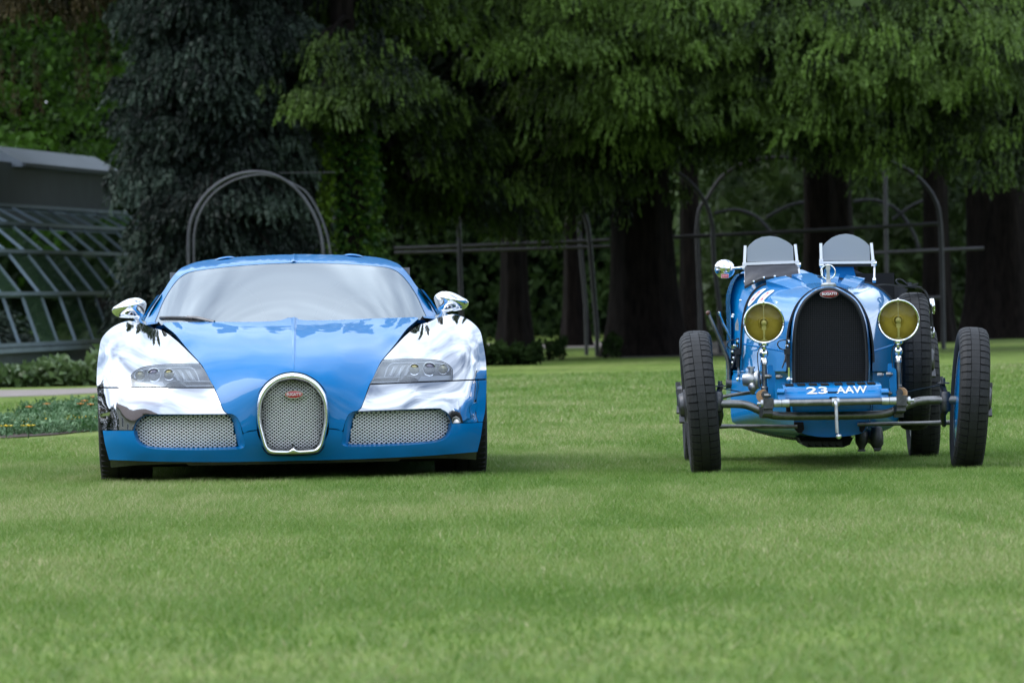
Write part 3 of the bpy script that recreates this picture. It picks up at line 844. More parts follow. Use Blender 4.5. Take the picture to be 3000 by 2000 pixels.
def modern_wheel(c, wdt, Rr, sgn):
    root = MB()
    hw = wdt / 2
    root.lathe([(Rr * .70, -hw * .92), (Rr * .82, -hw), (Rr * .94, -hw * .97), (Rr * .985, -hw * .86), (Rr, -hw * .7), (Rr, -hw * .3), (Rr - .008, -hw * .28), (Rr - .008, -hw * .22), (Rr, -hw * .2), (Rr, hw * .2), (Rr - .008, hw * .22), (Rr - .008, hw * .28), (Rr, hw * .3), (Rr, hw * .7), (Rr * .985, hw * .86), (Rr * .94, hw * .97), (Rr * .82, hw), (Rr * .70, hw * .92)], c, (1, 0, 0), 56)
    wh = root.build('wheel', M_rubber, coupe)
    r2 = MB().lathe([(Rr * .71, sgn * hw * .92), (Rr * .68, sgn * hw * .8), (Rr * .30, sgn * hw * .7), (.0005, sgn * hw * .75)], c, (1, 0, 0), 40)
    r2.lathe([(Rr * .71, -sgn * hw * .92), (Rr * .66, -sgn * hw * .6), (Rr * .66, sgn * hw * .6)], c, (1, 0, 0), 40)
    r2.build('rim', M_alloy, wh)
    tb = MB()
    for i in range(60):
        a = 2 * math.pi * i / 60
        for sx in (-1, 1):
            m_ = Matrix.Rotation(a, 3, 'X')
            tb.box(Vector(c) + m_ @ Vector((sx * hw * .78, 0, Rr * .992)), (hw * .26, .016, .012), m_)
    tb.build('tread_block', M_rubber, wh)
    return wh
for sgn in (1, -1):
    x0 = V.P(298, 1390, .92).x
    modern_wheel((sgn * (abs(x0) - .128), .92, .336), .265, .345, sgn)
    modern_wheel((sgn * .80, 3.63, .352), .36, .36, sgn)
for o in coupe.children_recursive:
    if o.name.startswith(('tread_block', 'grille_mesh', 'intake_mesh')): o['kind'] = 'stuff'
# ================================================================== the vintage racing car
T = Frame(2440, 33.87, R(0.16), -0.008)
racer = empty('vintage_racing_car', T.O, T.yaw)
tag(racer, 'blue open-wheeled vintage racing car with round amber headlamps', 'vintage car')
P = T.P
WR = 0.356
# ---- wheels
def old_wheel(name, c, cam_deg, sgn, wdt=0.150, drum=True):
    """narrow tyre with block tread, dished disc wheel; sgn = +1 when the outside is +x"""
    m_ = Matrix.Rotation(R(cam_deg), 3, 'Y')
    hw = wdt / 2; Rr = WR
    def tr(x, r_, a): return Vector(c) + m_ @ Vector((x, r_ * math.sin(a), r_ * math.cos(a)))
    prof = [(Rr * .70, -hw * .62), (Rr * .76, -hw * .86), (Rr * .83, -hw), (Rr * .90, -hw * .99), (Rr * .95, -hw * .86), (Rr * .975, -hw * .66), (Rr * .984, -hw * .3), (Rr * .986, 0), (Rr * .984, hw * .3), (Rr * .975, hw * .66), (Rr * .95, hw * .86), (Rr * .90, hw * .99), (Rr * .83, hw), (Rr * .76, hw * .86), (Rr * .70, hw * .62)]
    n = 64
    ty = MB().grid([[tr(x, r_, 2 * math.pi * j / n) for j in range(n)] for r_, x in prof], close_u=True).build(name, M_rubber2, racer)
    g = MB().grid([[tr(x, r_, 2 * math.pi * j / n) for j in range(n)] for r_, x in ((Rr * .955, -hw * .87), (Rr * .979, -hw * .66), (Rr * .987, -hw * .3), (Rr * .988, 0), (Rr * .987, hw * .3), (Rr * .979, hw * .66), (Rr * .955, hw * .87))], close_u=True); g.build('tread_base', M_groove, ty)
    # tread: three rows of blocks round the tyre, outer rows wrapping over the shoulders
    nb = 54; g = MB()
    for i in range(nb):
        for row in (-1, 0, 1):
            a0 = 2 * math.pi * i / nb; da = 2 * math.pi / nb
            a1 = a0 + da * (0.97 if row == 0 else 0.80)
            if row == 0: cs = [(-hw * .27, Rr), (hw * .27, Rr)]
            elif row == 1: cs = [(hw * .31, Rr * .9995), (hw * .60, Rr * .991), (hw * .84, Rr * .967), (hw * .97, Rr * .925)]
            else: cs = [(-hw * .97, Rr * .925), (-hw * .84, Rr * .967), (-hw * .60, Rr * .991), (-hw * .31, Rr * .9995)]
            top = [[tr(x, r_, a) for x, r_ in cs] for a in (a0, a1)]
            lo = [[tr(x * (.97 if abs(x) > hw * .5 else 1), r_ - .016, a) for x, r_ in cs] for a in (a0, a1)]
            k = len(cs); b = len(g.v)
            g.v += [tuple(p) for p in top[0] + top[1] + lo[0] + lo[1]]
            for q in range(k - 1):
                g.f.append((b + q, b + q + 1, b + k + q + 1, b + k + q))
                g.f.append((b + q, b + 2 * k + q, b + 2 * k + q + 1, b + q + 1)); g.f.append((b + k + q, b + k + q + 1, b + 3 * k + q + 1, b + 3 * k + q))
            g.f.append((b, b + k, b + 3 * k, b + 2 * k)); g.f.append((b + k - 1, b + 3 * k - 1, b + 4 * k - 1, b + 2 * k - 1))
    o = g.build('tread_block', M_rubber2, ty, smooth=False); o['kind'] = 'stuff'
    # rim and wheel disc
    ax = m_ @ Vector((1, 0, 0))
    r_ = MB()
    prof2 = [(Rr * .72, -hw * .70), (Rr * .70, -hw * .74), (Rr * .685, -hw * .60), (Rr * .66, -hw * .2), (Rr * .66, hw * .2), (Rr * .685, hw * .60), (Rr * .70, hw * .74), (Rr * .72, hw * .70)]
    r_.grid([[tr(x, q, 2 * math.pi * j / n) for j in range(n)] for q, x in prof2], close_u=True)
    r_.grid([[tr(x * sgn, q, 2 * math.pi * j / n) for j in range(n)] for q, x in ((Rr * .67, hw * .1), (Rr * .5, hw * .55), (Rr * .3, hw * .75), (.04, hw * .8))], close_u=True)
    r_.build('wheel_disc', M_alloy, ty)
    h = MB(); n2 = 24
    h.grid([[tr(x * sgn, q, 2 * math.pi * j / n2) for j in range(n2)] for q, x in ((.082, hw * .7), (.082, hw * 1.02), (.066, hw * 1.1), (.062, hw * 1.34), (.05, hw * 1.42), (.0005, hw * 1.44))], close_u=True)
    h.build('hub_cap', M_dsteel, ty)
    for a in (0.5, 0.5 + math.pi):
        MB().bar(tr(sgn * hw * 1.28, .05, a), tr(sgn * hw * 1.32, .092, a), .026, .018).build('knock_off_ear', M_dsteel, ty)
    if drum:
        d = MB(); 
        d.grid([[tr(x * sgn, q, 2 * math.pi * j / n) for j in range(n)] for q, x in ((.0005, -hw * .92), (.10, -hw * .95), (.17, -hw * .86), (.232, -hw * .75))], close_u=True)
        d.build('brake_plate', M_blue_old, ty)
        d = MB(); d.grid([[tr(x * sgn, q, 2 * math.pi * j / n) for j in range(n)] for q, x in ((.232, -hw * .78), (.244, -hw * .80), (.248, -hw * .6), (.242, -hw * .1))], close_u=True)
        d.build('drum_rim', M_alloy, ty)
    return ty
c = P(2051, 1177, 0); zc = WR * .992
fl = Vector((c.x, 0, zc)); c = P(2841, 1165, 0); fr_ = Vector((c.x, 0, zc))
old_wheel('front_wheel', fl, -4.0, -1); old_wheel('front_wheel', fr_, 4.0, 1)
c = P(2044, 1160, 2.40); old_wheel('rear_wheel', (c.x, 2.40, WR - .004), 0, -1, .155)
c = P(2702, 1150, 2.40); old_wheel('rear_wheel', (c.x, 2.40, WR - .004), 0, 1, .155)
c = P(2676, 1058, 1.45); old_wheel('spare_wheel', (c.x, 1.45, c.z), 0.5, 1, .150, drum=False)

# ---- bonnet and body
front_o = catmull([Vector((*p, 0)) for p in ((2303,1087),(2305,1055),(2308,1020),(2311,985),(2317,948),(2333,902),(2358,869),(2386,850),(2412,843.5),(2430,842),(2450,843.5),(2476,852),(2500,870),(2522,898),(2540,938),(2550,985),(2554,1020),(2556,1055),(2556,1087))], 4)
rear_o = catmull([Vector((*p, 0)) for p in ((2168,1087),(2170,1055),(2171,1022),(2173,985),(2176,945),(2187,893),(2210,853),(2241,834),(2297,822),(2350,816.5),(2400,813.5),(2445,816),(2490,822),(2530,828),(2556,834.5),(2580,848),(2600,865),(2613,882),(2619,915),(2622,960),(2624,1022),(2624,1087))], 4)
NH = 72
yf, yr = 0.16, 1.20
def outl(o, y, n=NH): return resample([P(p.x, p.y, y) for p in o], n)
A, B = outl(front_o, yf), outl(rear_o, yr)
def hood_pt(j, t, off=0.0):
    """point on the bonnet skin: j along the section (0..NH-1), t from radiator (0) to scuttle (1)"""
    j0 = min(int(j), NH - 2); f = j - j0
    def at_(t):
        s_ = t + 0.06 * math.sin(math.pi * t)
        p = A[j0].lerp(A[j0 + 1], f).lerp(B[j0].lerp(B[j0 + 1], f), s_); p.y = yf + (yr - yf) * t; return p
    p = at_(t)
    if off:
        e = at_(min(1, t + .01)) - at_(max(0, t - .01)); j1 = min(j0 + 1, NH - 1)
        d = A[j1].lerp(B[j1], t) - A[j0].lerp(B[j0], t); n = e.cross(d).normalized()
        if n.z < 0 and abs(n.z) > .3 or (abs(n.z) <= .3 and n.x * (p.x - (A[NH // 2].x + B[NH // 2].x) / 2) < 0): n = -n
        p = p + n * off
    return p
hood = MB().grid([[hood_pt(j, t) for j in range(NH)] for t in np.linspace(0, 1, 26)]).build('bonnet', M_blue_old, racer, ang=60)
# centre hinge, side folds with rivet line
for j in (NH / 2,): MB().tube([hood_pt(j, t, .002) for t in np.linspace(0, 1, 14)], .004, 6).build('hinge', M_blue_old, hood)
for j0, ts in ((6.5, np.linspace(.06, .95, 30)), (NH - 7.5, np.linspace(.06, .95, 30))):
    g = MB()
    for t in ts: g.sphere(hood_pt(j0, t, .001), .0055, 6)
    g.build('rivet', M_blue_old, hood)['kind'] = 'stuff'
# raised air vents on top
def vent(j0, j1, t0, t1, skew):
    g = MB(); rows = []
    for s_, h in ((0, -.002), (.03, .030), (.25, .0235), (.5, .016), (.75, .008), (1, -.001)):
        rows.append([hood_pt(j0 + (j1 - j0) * q + skew * s_, t0 + (t1 - t0) * s_, h * (1 if 0 < i_ < 10 else 0) - (0 if 0 < i_ < 10 else .002)) for i_, q in enumerate((0, .01, .1, .25, .4, .5, .6, .75, .9, .99, 1))])
    g.grid(rows).build('bonnet_vent', M_blue_old, hood, ang=40)
vent(22.5, 27.2, .93, .46, 3.6); vent(28.8, 33.6, .95, .48, 1.8); vent(41.8, 46.3, .93, .48, -2.0); vent(36.8, 40.2, .95, .50, -1.0)
# race number on white ovals, seen on the bonnet's side
def on_hood(u, v):
    """bonnet coordinates of a pixel (nearest point of the skin)"""
    best = None
    for j in np.linspace(1, NH - 2, 140):
        for t in np.linspace(.02, .98, 40):
            p = hood_pt(j, t); w_ = T.O + T.ex * p.x + T.ey * p.y + Vector((0, 0, p.z)); d = w_ - CAMP
            X, Dn, Fw = d.dot(ex), d.dot(DN), d.dot(FW)
            a, b = X / Fw * FOC, Dn / Fw * FOC
            uu_ = 1500 + a * math.cos(ROLL) + b * math.sin(ROLL); vv_ = 1000 - a * math.sin(ROLL) + b * math.cos(ROLL)
            e = (uu_ - u) ** 2 + (vv_ - v) ** 2
            if best is None or e < best[0]: best = (e, j, t)
    return best[1], best[2]
for (ua, va, ub, vb, wj), nums in (((2240, 849, 2196, 897, 2.3), '2'), ((2265, 852, 2224, 893, 1.9), '2')):
    ja, ta = on_hood(ua, va); jb, tb_ = on_hood(ub, vb)
    cj, ct, hj, ht = (ja + jb) / 2, (ta + tb_) / 2, (ja - jb) / 2, (ta - tb_) / 2
    pts = []
    def st(x, y, o):   # x across the oval, y along it
        j = cj + hj * y + wj * .5 * x * (1 if hj > 0 else 1); t = ct + ht * y - 0.07 * x
        return hood_pt(min(max(j, 0), NH - 1.01), min(max(t, .01), .99), o)
    rows = [[st(r_ * math.cos(a), r_ * math.sin(a), .0035) for a in np.linspace(0, 2 * math.pi, 33)[:-1]] for r_ in (1, .75, .5, .25, .01)]
    ro_ = MB().grid(rows, close_u=True).build('number_roundel', M_white, hood)
    tv, tf = text_geo(nums, 1.5, .01)
    MB().add([st(p.x * 1.1, p.y, .005) for p in tv], tf).build('number', M_redp, ro_, smooth=False)

# lower side panels down to the undertray
lf = [Vector((*p, 0)) for p in ((2303,1088),(2312,1110),(2318,1150),(2322,1200),(2328,1240),(2345,1266),(2390,1278),(2440,1280),(2490,1276),(2530,1266),(2546,1240),(2551,1200),(2554,1150),(2556,1110),(2556,1088))]
lr = [Vector((*p, 0)) for p in ((2150,1088),(2143,1110),(2141,1150),(2141,1199),(2143,1228),(2152,1240),(2200,1258),(2280,1277),(2345,1286),(2440,1288),(2530,1278),(2590,1262),(2624,1243),(2634,1222),(2636,1199),(2638,1150),(2638,1110),(2636,1088))]
A2 = resample(catmull([P(p.x, p.y, .26) for p in lf], 4), 60); B2 = resample(catmull([P(p.x, p.y, 1.3) for p in lr], 4), 60)
low = MB().grid([[A2[j].lerp(B2[j], t ** .8) for j in range(60)] for t in np.linspace(0, 1, 16)])
low.build('engine_side_panel', M_blue_old, racer, ang=50)
MB().prism([p + Vector((0, .02, 0)) for p in A2], (0, .02, 0)).build('lower_front_panel', M_blue_old, racer)
# rolled seam round the joint
for (a, b) in ((A2[0], B2[0]), (A2[-1], B2[-1])):
    MB().tube([a.lerp(b, t) for t in np.linspace(0, 1, 8)], .006, 6).build('seam', M_blue_old, racer)
# body tub behind the scuttle, tapering into the tail
body_o = [(2160,1195),(2141,1199),(2139,1100),(2142,992),(2141,930),(2138.5,880),(2141,858),(2147,836),(2157,814),(2166,803),(2177,795),(2200,808),(2300,812),(2412,813),(2500,822),(2560,832),(2596,858),(2612,880),(2620,930),(2628,1000),(2634,1100),(2637,1199),(2630,1240),(2560,1272),(2440,1288),(2345,1286),(2250,1268),(2160,1243)]
sB = resample([P(*p, 1.32) for p in body_o], 80, True); cB = sum(sB, Vector()) / 80
rows = [[Vector((p.x, 1.30, p.z)) for p in sB]]
for y, kx, kz, dz_ in ((1.6, .995, 1, 0), (2.1, .99, .99, 0), (2.6, .86, .93, .0), (3.1, .55, .8, .03), (3.5, .25, .55, .07), (3.7, .05, .2, .1)):
    rows.append([Vector((cB.x + (p.x - cB.x) * kx, y, cB.z + dz_ + (p.z - cB.z) * kz)) for p in sB])
MB().grid(rows, close_u=True).build('body_tub', M_blue_old, racer, ang=50)
# scuttle behind the strap line
sc_o = [(2171,1022),(2173,985),(2176,945),(2187,893),(2210,853),(2241,834),(2297,822),(2350,816.5),(2400,813.5),(2445,816),(2490,822),(2530,828),(2556,834.5),(2580,848),(2600,865),(2613,882),(2619,915),(2622,960),(2624,1022)]
sA = resample(catmull([P(*p, 1.2) for p in sc_o], 4), 60)
cw_o = [(2141,1010),(2140,950),(2139,880),(2147,838),(2160,812),(2177,795),(2230,788),(2300,786),(2345,789),(2380,801),(2412,812),(2500,820),(2540,826),(2570,838),(2592,852),(2606,872),(2616,900),(2624,950),(2628,1010)]
sC = resample(catmull([P(*p, 1.36) for p in cw_o], 4), 60)
MB().grid([[sA[j].lerp(sC[j], t) for j in range(60)] for t in np.linspace(0, 1, 10)]).build('scuttle', M_blue_old, racer, ang=60)
# upright blue fairing in front of the driver's screen
fa = [P(*p, 1.34) for p in ((2418,815),(2424,782),(2500,782),(2511,823))]; fb = [p + Vector((0, .34, 0)) for p in fa]; fb[1].z -= .01; fb[2].z -= .01
MB().grid([[fa[0], fa[1], fa[2], fa[3]], [fb[0], fb[1], fb[2], fb[3]]]).add(fa, [(0, 1, 2, 3)]).build('scuttle_fairing', M_blue_old, racer, smooth=False)
# cockpit interior
MB().box((P(2390, 900, 1.95).x, 1.95, .78), (.80, .5, .42)).build('cockpit_lining', M_gap, racer)
MB().prism([P(*p, 1.75) for p in ((2500,845),(2503,790),(2528,800),(2540,835))], (0, .2, 0)).build('seat_back', M_leather, racer)
# bonnet strap at the scuttle, trim strip at the radiator
st_pts = [hood_pt(j, .995, .004) for j in np.linspace(4, NH - 5, 60)]
def ribbon(g, pts, wdt, th=.004, along=(0, 1, 0)):
    al = Vector(along); pts = [Vector(p) for p in pts]; k = len(pts); rows = []
    for i, p in enumerate(pts):
        t = (pts[min(i + 1, k - 1)] - pts[max(i - 1, 0)]).normalized(); n = t.cross(al).normalized(); s_ = n.cross(t)
        rows.append([p + s_ * wdt / 2 + n * th / 2, p - s_ * wdt / 2 + n * th / 2, p - s_ * wdt / 2 - n * th / 2, p + s_ * wdt / 2 - n * th / 2])
    return g.grid(rows, close_u=True)
ribbon(MB(), st_pts, .032, .009).build('bonnet_strap', M_leather, racer)
st2 = [hood_pt(j, .012, .004) for j in np.linspace(3, NH - 4, 60)]
ribbon(MB(), st2, .03, .009).build('bonnet_strap', M_leather, racer)
# ---- radiator
def rloop_px(pts, y): return [P(u, v, y) for u, v in pts]
core = [(p.x, p.y) for p in catmull([Vector((*p, 0)) for p in ((2324,1123),(2323.5,1060),(2325,990),(2330,945),(2339,913),(2358,880),(2386,856),(2409,847),(2428,845),(2452,849.5),(2489,871),(2512,897),(2530,940),(2538,990),(2541.5,1060),(2540,1122))], 4)]
rc_o = [(2432 + (u - 2432) * 1.075, v - (7 if v < 1000 else 7 * max(0, (1122 - v) / 122))) for u, v in core]
n_ = len(core)
rad = MB()
Lc, Lo_ = rloop_px(core, .095), rloop_px(rc_o, .125); Lb = rloop_px(rc_o, .19)
rad.grid([Lb, Lo_, [a.lerp(b, .55) + Vector((0, -.022, 0)) for a, b in zip(Lo_, Lc)], Lc, [p + Vector((0, .05, 0)) for p in Lc]])
rad = rad.build('radiator', M_blue_old, racer, ang=60)
MB().tube([p + Vector((0, -.008, 0)) for p in rloop_px([(2432 + (u - 2432) * .985, v + 1.5) for u, v in core], .095)], .009, 6).build('stone_guard_rim', M_black, rad)
cor = rloop_px(core, .13)
MB().prism(cor, (0, .03, 0)).build('radiator_core', M_gap, rad)
# stone guard wires
g = MB(); cp = core + []
u = 2324
def vspan(u):
    vs_ = [];
    for i in range(n_ - 1):
        (a, b), (c_, d) = core[i], core[i + 1]
        if (a - u) * (c_ - u) < 0: vs_.append(b + (d - b) * (u - a) / (c_ - a))
    return vs_
for u in np.arange(2327, 2541, 6.3):
    s_ = vspan(u)
    if s_: g.tube([P(u, min(s_) + 2, .098), P(u, 1122, .098)], .0004, 4, cap=False)
for v in np.arange(855, 1122, 6.3):
    xs_ = [a + (c_ - a) * (v - b) / (d - b) for (a, b), (c_, d) in zip(core, core[1:]) if (b - v) * (d - v) < 0]
    if len(xs_) >= 2: g.tube([P(min(xs_) + 2, v, .097), P(max(xs_) - 2, v, .097)], .0004, 4, cap=False)
g.build('stone_guard_mesh', mat('guard_wire', (.055, .05, .045), .5, .4), rad, smooth=False, fix=False)['kind'] = 'stuff'
# badge
bc = P(2429.5, 861, .06)
bd = MB().prism([bc + Vector((.0475 * math.cos(a) * (1 - .0 * abs(math.sin(a))), .0, .0205 * math.sin(a))) for a in np.linspace(0, 2 * math.pi, 41)[:-1]], (0, .015, 0)).build('badge', M_chrome, rad)
MB().pillow(oval(bc + Vector((0, -.0005, 0)), .0445, .0175), (0, -.003, 0), 3).build('badge_enamel', mat('dark_red_enamel', (.22, .006, .012), .25, coat=.7), bd)
tv, tf = text_geo('BUGATTI', .0185, .0004)
MB().add([bc + Vector((p.x * .98, -.0052, p.y)) for p in tv], tf).build('badge_lettering', M_wire, bd, smooth=False)
# filler cap with ringed thermometer
cc = P(2427.5, 845, .14)
cap = MB().lathe([(.030, -.005), (.033, .0), (.036, .004), (.036, .022), (.030, .027), (.012, .030), (.010, .045), (.0005, .046)], cc, (0, 0, 1), 36).build('filler_cap', M_alloy, rad)
for i in range(24):
    a = 2 * math.pi * i / 24
g = MB()
for i in range(36):
    a = 2 * math.pi * i / 36; g.box(cc + Vector((.036 * math.cos(a), .036 * math.sin(a), .013)), (.004, .003, .016), Matrix.Rotation(a, 3, 'Z'))
g.build('knurling', M_alloy, cap)['kind'] = 'stuff'
rcn = P(2426, 797, .14)
MB().tube([rcn + Vector((.0355 * math.cos(a), 0, .0355 * math.sin(a))) for a in np.linspace(0, 2 * math.pi, 33)[:-1]], .0032, 8, close=True).build('thermometer_ring', M_chrome, cap)
MB().prism([rcn + Vector((x, -.004, z)) for x, z in ((-.009, -.040), (-.008, .010), (-.012, .018), (-.009, .030), (0, .036), (.009, .030), (.012, .018), (.008, .010), (.009, -.040))], (0, .008, 0)).build('thermometer', M_alloy, cap)

# ---- head lamps
M_reflector = M_amber
for (u, v, rpx) in ((2238, 945.5, 60.7), (2632, 938.5, 61.7)):
    c = P(u, v, -.06); r_ = rpx / FOC * (33.81)
    hl = MB().lathe([(r_ * .30, .20), (r_ * .55, .17), (r_ * .80, .11), (r_ * .95, .045), (r_, .02)], c, (0, 1, 0), 48, cap0=True).build('headlamp', M_blue_old, racer)
    MB().lathe([(r_ * .99, .03), (r_ * 1.01, .012), (r_ * 1.0, -.004), (r_ * .965, -.014), (r_ * .915, -.012), (r_ * .89, -.002), (r_ * .885, .01)], c, (0, 1, 0), 56).build('lamp_rim', M_chrome, hl)
    MB().lathe([(r_ * .89, .0), (r_ * .80, .014), (r_ * .62, .026), (r_ * .4, .036), (r_ * .22, .041), (.0005, .042)], c, (0, 1, 0), 48).build('lamp_reflector', M_reflector, hl)
    MB().lathe([(r_ * .27, .040), (r_ * .25, .026), (r_ * .20, .024), (r_ * .19, .038)], c, (0, 1, 0), 28).build('bulb_socket', M_amber, hl)
    MB().lathe([(.0005, -.002), (r_ * .13, .0), (r_ * .135, .012), (r_ * .11, .03)], c, (0, 1, 0), 24).build('bulb_shield', M_alloy, hl)
    g = MB(); g.bar(c + Vector((0, .005, r_ * .86)), c + Vector((0, .005, r_ * .10)), .003, .004, (0, 1, 0))
    g.bar(c + Vector((0, .005, -r_ * .12)), c + Vector((0, .005, -r_ * .86)), .010, .006, (0, 1, 0)); g.bar(c + Vector((0, .004, -r_ * .14)), c + Vector((0, .004, -r_ * .34)), .022, .005, (0, 1, 0))
    g.prism([c + Vector((x, .003, z)) for x, z in ((-.022, -r_ * .88), (-.008, -r_ * .80), (.008, -r_ * .80), (.022, -r_ * .88))], (0, .006, 0)); g.prism([c + Vector((x, .003, z)) for x, z in ((-.014, r_ * .88), (0, r_ * .80), (.014, r_ * .88))], (0, .006, 0))
    g.build('bulb_holder', M_alloy, hl)
    MB().lathe([(r_ * .90, -.004), (r_ * .6, -.012), (r_ * .3, -.016), (.0005, -.017)], c, (0, 1, 0), 40).build('lamp_glass', M_amberglass, hl)
    g = MB(); g.sphere(c + Vector((0, -.004, r_ * 1.01)), .006, 8); g.build('rim_screw', M_chrome, hl)
    # post with ball joint
    b0 = c + Vector((0, .08, -r_ * .98))
    MB().lathe([(.016, .01), (.026, .0), (.024, -.012), (.012, -.02), (.012, -.03), (.0185, -.037), (.023, -.05), (.0205, -.063), (.012, -.073), (.014, -.075), (.0175, -.085), (.0175, -.105)], b0, (0, 0, 1), 24).build('lamp_joint', M_chrome, hl)
    MB().lathe([(.0125, -.10), (.0125, -.215), (.017, -.22), (.017, -.245)], b0, (0, 0, 1), 20).build('lamp_post', M_steel, hl)
    MB().tube(catmull([b0 + Vector((-.012, -.02, -.01)), b0 + Vector((-.032, -.02, -.05)), b0 + Vector((-.03, -.02, -.12)), b0 + Vector((-.02, -.02, -.20)), b0 + Vector((-.012, 0, -.25))], 4), .0026, 5).build('lamp_cable', M_black, hl)
    MB().lathe([(.0005, -.006), (.032, -.006), (.032, .006), (.0005, .006)], b0 + Vector((-.012 if u < 2400 else .012, -.02, -.262)), (.55, 1, 0), 28).build('friction_disc', M_wood, hl)
    MB().lathe([(.0005, -.02), (.018, -.02), (.020, .02), (.0005, .02)], b0 + Vector((0, -.03, -.255)), (0, 1, 0), 14).build('post_clamp', M_dsteel, hl)

# ---- windscreens
for gl_px, ul, ur, bot, y0 in (
    ([(2188.5,767),(2188.5,727),(2197,716),(2212,703),(2232,694),(2256,691),(2280,694.5),(2304,706),(2316,714),(2324,722),(2325,766)], ((2183.5,720),(2181,776)), ((2330,716),(2335.5,770)), ((2182,773),(2336,767.5)), 1.30),
    ([(2410,763),(2410,722),(2419,711),(2437,696),(2458,687.5),(2479,684.5),(2500,688),(2520,697),(2536,708),(2548,720),(2549,763)], ((2405,713),(2406,766)), ((2553,712),(2558,767)), ((2405,769),(2558,768)), 1.30)):
    loop = [P(u, v, y0) for u, v in gl_px]
    for p in loop: p.y += (p.z - loop[0].z) * .12
    ws = MB().prism(loop, (0, .006, 0)).build('aero_screen', M_aero, racer, smooth=False)
    for pa, pb in (ul, ur):
        a, b = P(*pa, y0), P(*pb, y0); a.y += (a.z - b.z) * .12
        MB().bar(a, b, .014, .016, (0, 1, 0)).build('screen_upright', M_wire, ws)
        MB().bar(b + Vector((0, 0, .012)), b + Vector((0, .0, -.022)), .02, .022, (0, 1, 0)).build('screen_bracket', M_wire, ws)
    a, b = P(*bot[0], y0), P(*bot[1], y0)
    MB().bar(a, b, .020, .014, (0, 0, 1)).build('screen_rail', M_wire, ws)
    MB().bar(a + Vector((0, .01, -.016)), b + Vector((0, .01, -.016)), .008, .010, (0, 0, 1)).build('screen_seal', M_black, ws)
    for (u0, v0, u1, v1) in (((ul[1][0] + 1, 778, ul[1][0] + 2, 826) if ul[1][0] > 2300 else (2183, 785, 2184, 830)), ((2340, 776, 2341, 812) if ur[1][0] < 2400 else (2562, 772, 2561, 823))):
        MB().bar(P(u0, v0, y0 + .01), P(u1, v1, y0 - .04), .009, .009, (0, 1, 0)).build('screen_stay', M_wire, ws)
        MB().lathe([(.0005, -.01), (.012, -.01), (.012, .01), (.0005, .01)], P(u0, v0, y0), (1, 0, 0), 12).build('stay_pivot', M_satin, ws)
        MB().lathe([(.0005, -.01), (.013, -.008), (.013, .008), (.0005, .01)], P(u1, v1 - 2, y0 - .04), (1, 0, 0), 12).build('stay_foot', M_satin, ws)
# leathercloth apron under the left screen
top = catmull([P(*p, 1.295) for p in ((2183,777),(2230,776),(2290,774),(2334,773))], 6); botm = catmull([P(*p, 1.185) for p in ((2181,842),(2204,829),(2234,816.5),(2270,812),(2300,812.5),(2342,815))], 6)
tp, bt = resample(top, 30), resample(botm, 30); rows = []
for t in np.linspace(0, 1, 10):
    rows.append([tp[i].lerp(bt[i], t) + Vector((0, -.012 * math.sin(math.pi * t) - .006 * math.sin(9 * t + i * .35) * math.sin(math.pi * t), 0)) for i in range(30)])
apron = MB().grid(rows).build('screen_apron', M_cloth, racer)
ribbon(MB(), [p + Vector((0, -.006, -.002)) for p in bt] , .006, .012).build('apron_hem', M_black, apron)
for u, v in ((2208,825.5),(2238,814),(2270,810.5),(2301,811.5),(2333,812)):
    MB().sphere(P(u, v - 1, 1.175), .0075, 8).build('press_stud', M_chrome, apron)

# ---- round driving mirror
mc = P(2123, 788, 1.34); r_ = 30 / FOC * 35.4
mr = MB().lathe([(r_, .004), (r_ * .99, -.004), (r_ * .9, -.016), (r_ * .7, -.030), (r_ * .4, -.041), (.0005, -.045)], mc, (0.12, 1, 0.55), 40).build('driving_mirror', M_chrome, racer, ang=80)
MB().lathe([(r_ * .97, .005), (.0005, .006)], mc, (0.12, 1, 0.55), 30).build('mirror_glass', M_dglass, mr)
MB().tube([P(2139, 787, 1.28), P(2150, 786, 1.29), P(2180, 783, 1.30)], [.013, .006, .007], 8).build('mirror_arm', M_chrome, mr)
MB().lathe([(.024, .012), (.020, -.004), (.010, -.014), (.0005, -.015)], P(2137, 786, 1.295), (0.2, 1, 0), 20).build('mirror_boss', M_chrome, mr)
sc_ = P(2124, 808.5, 1.275)
sk = MB().box(sc_, (.039, .003, .021)).build('sticker', M_white, mr)
MB().box(sc_ + Vector((0, -.002, 0)), (.036, .002, .018)).build('sticker_field', mat('sticker_red', (.55, .03, .06), .4), sk)
tv, tf = text_geo('SENTRY', .010, .0001)
MB().add([sc_ + Vector((p.x * .82, -.0036, p.y)) for p in tv], tf).build('sticker_lettering', M_white, sk, smooth=False)

# ---- number plate cowl between the dumb irons
yp = -.26
ul_, ur_ = 2296, 2584
prof = [(.34, .006), (.20, 0.001), (.095, -.006), (.052, -.014), (.014, -.051), (.002, -.062), (.0, -.074), (.006, -.084)]   # depth behind yp, drop below the top edge
pl, pr = P(ul_, 1128, yp), P(ur_, 1122, yp)
rows = []
for d, z in prof:
    rows.append([pl.lerp(pr, q) + Vector((0, d, z - .0)) for q in np.linspace(0, 1, 40)])
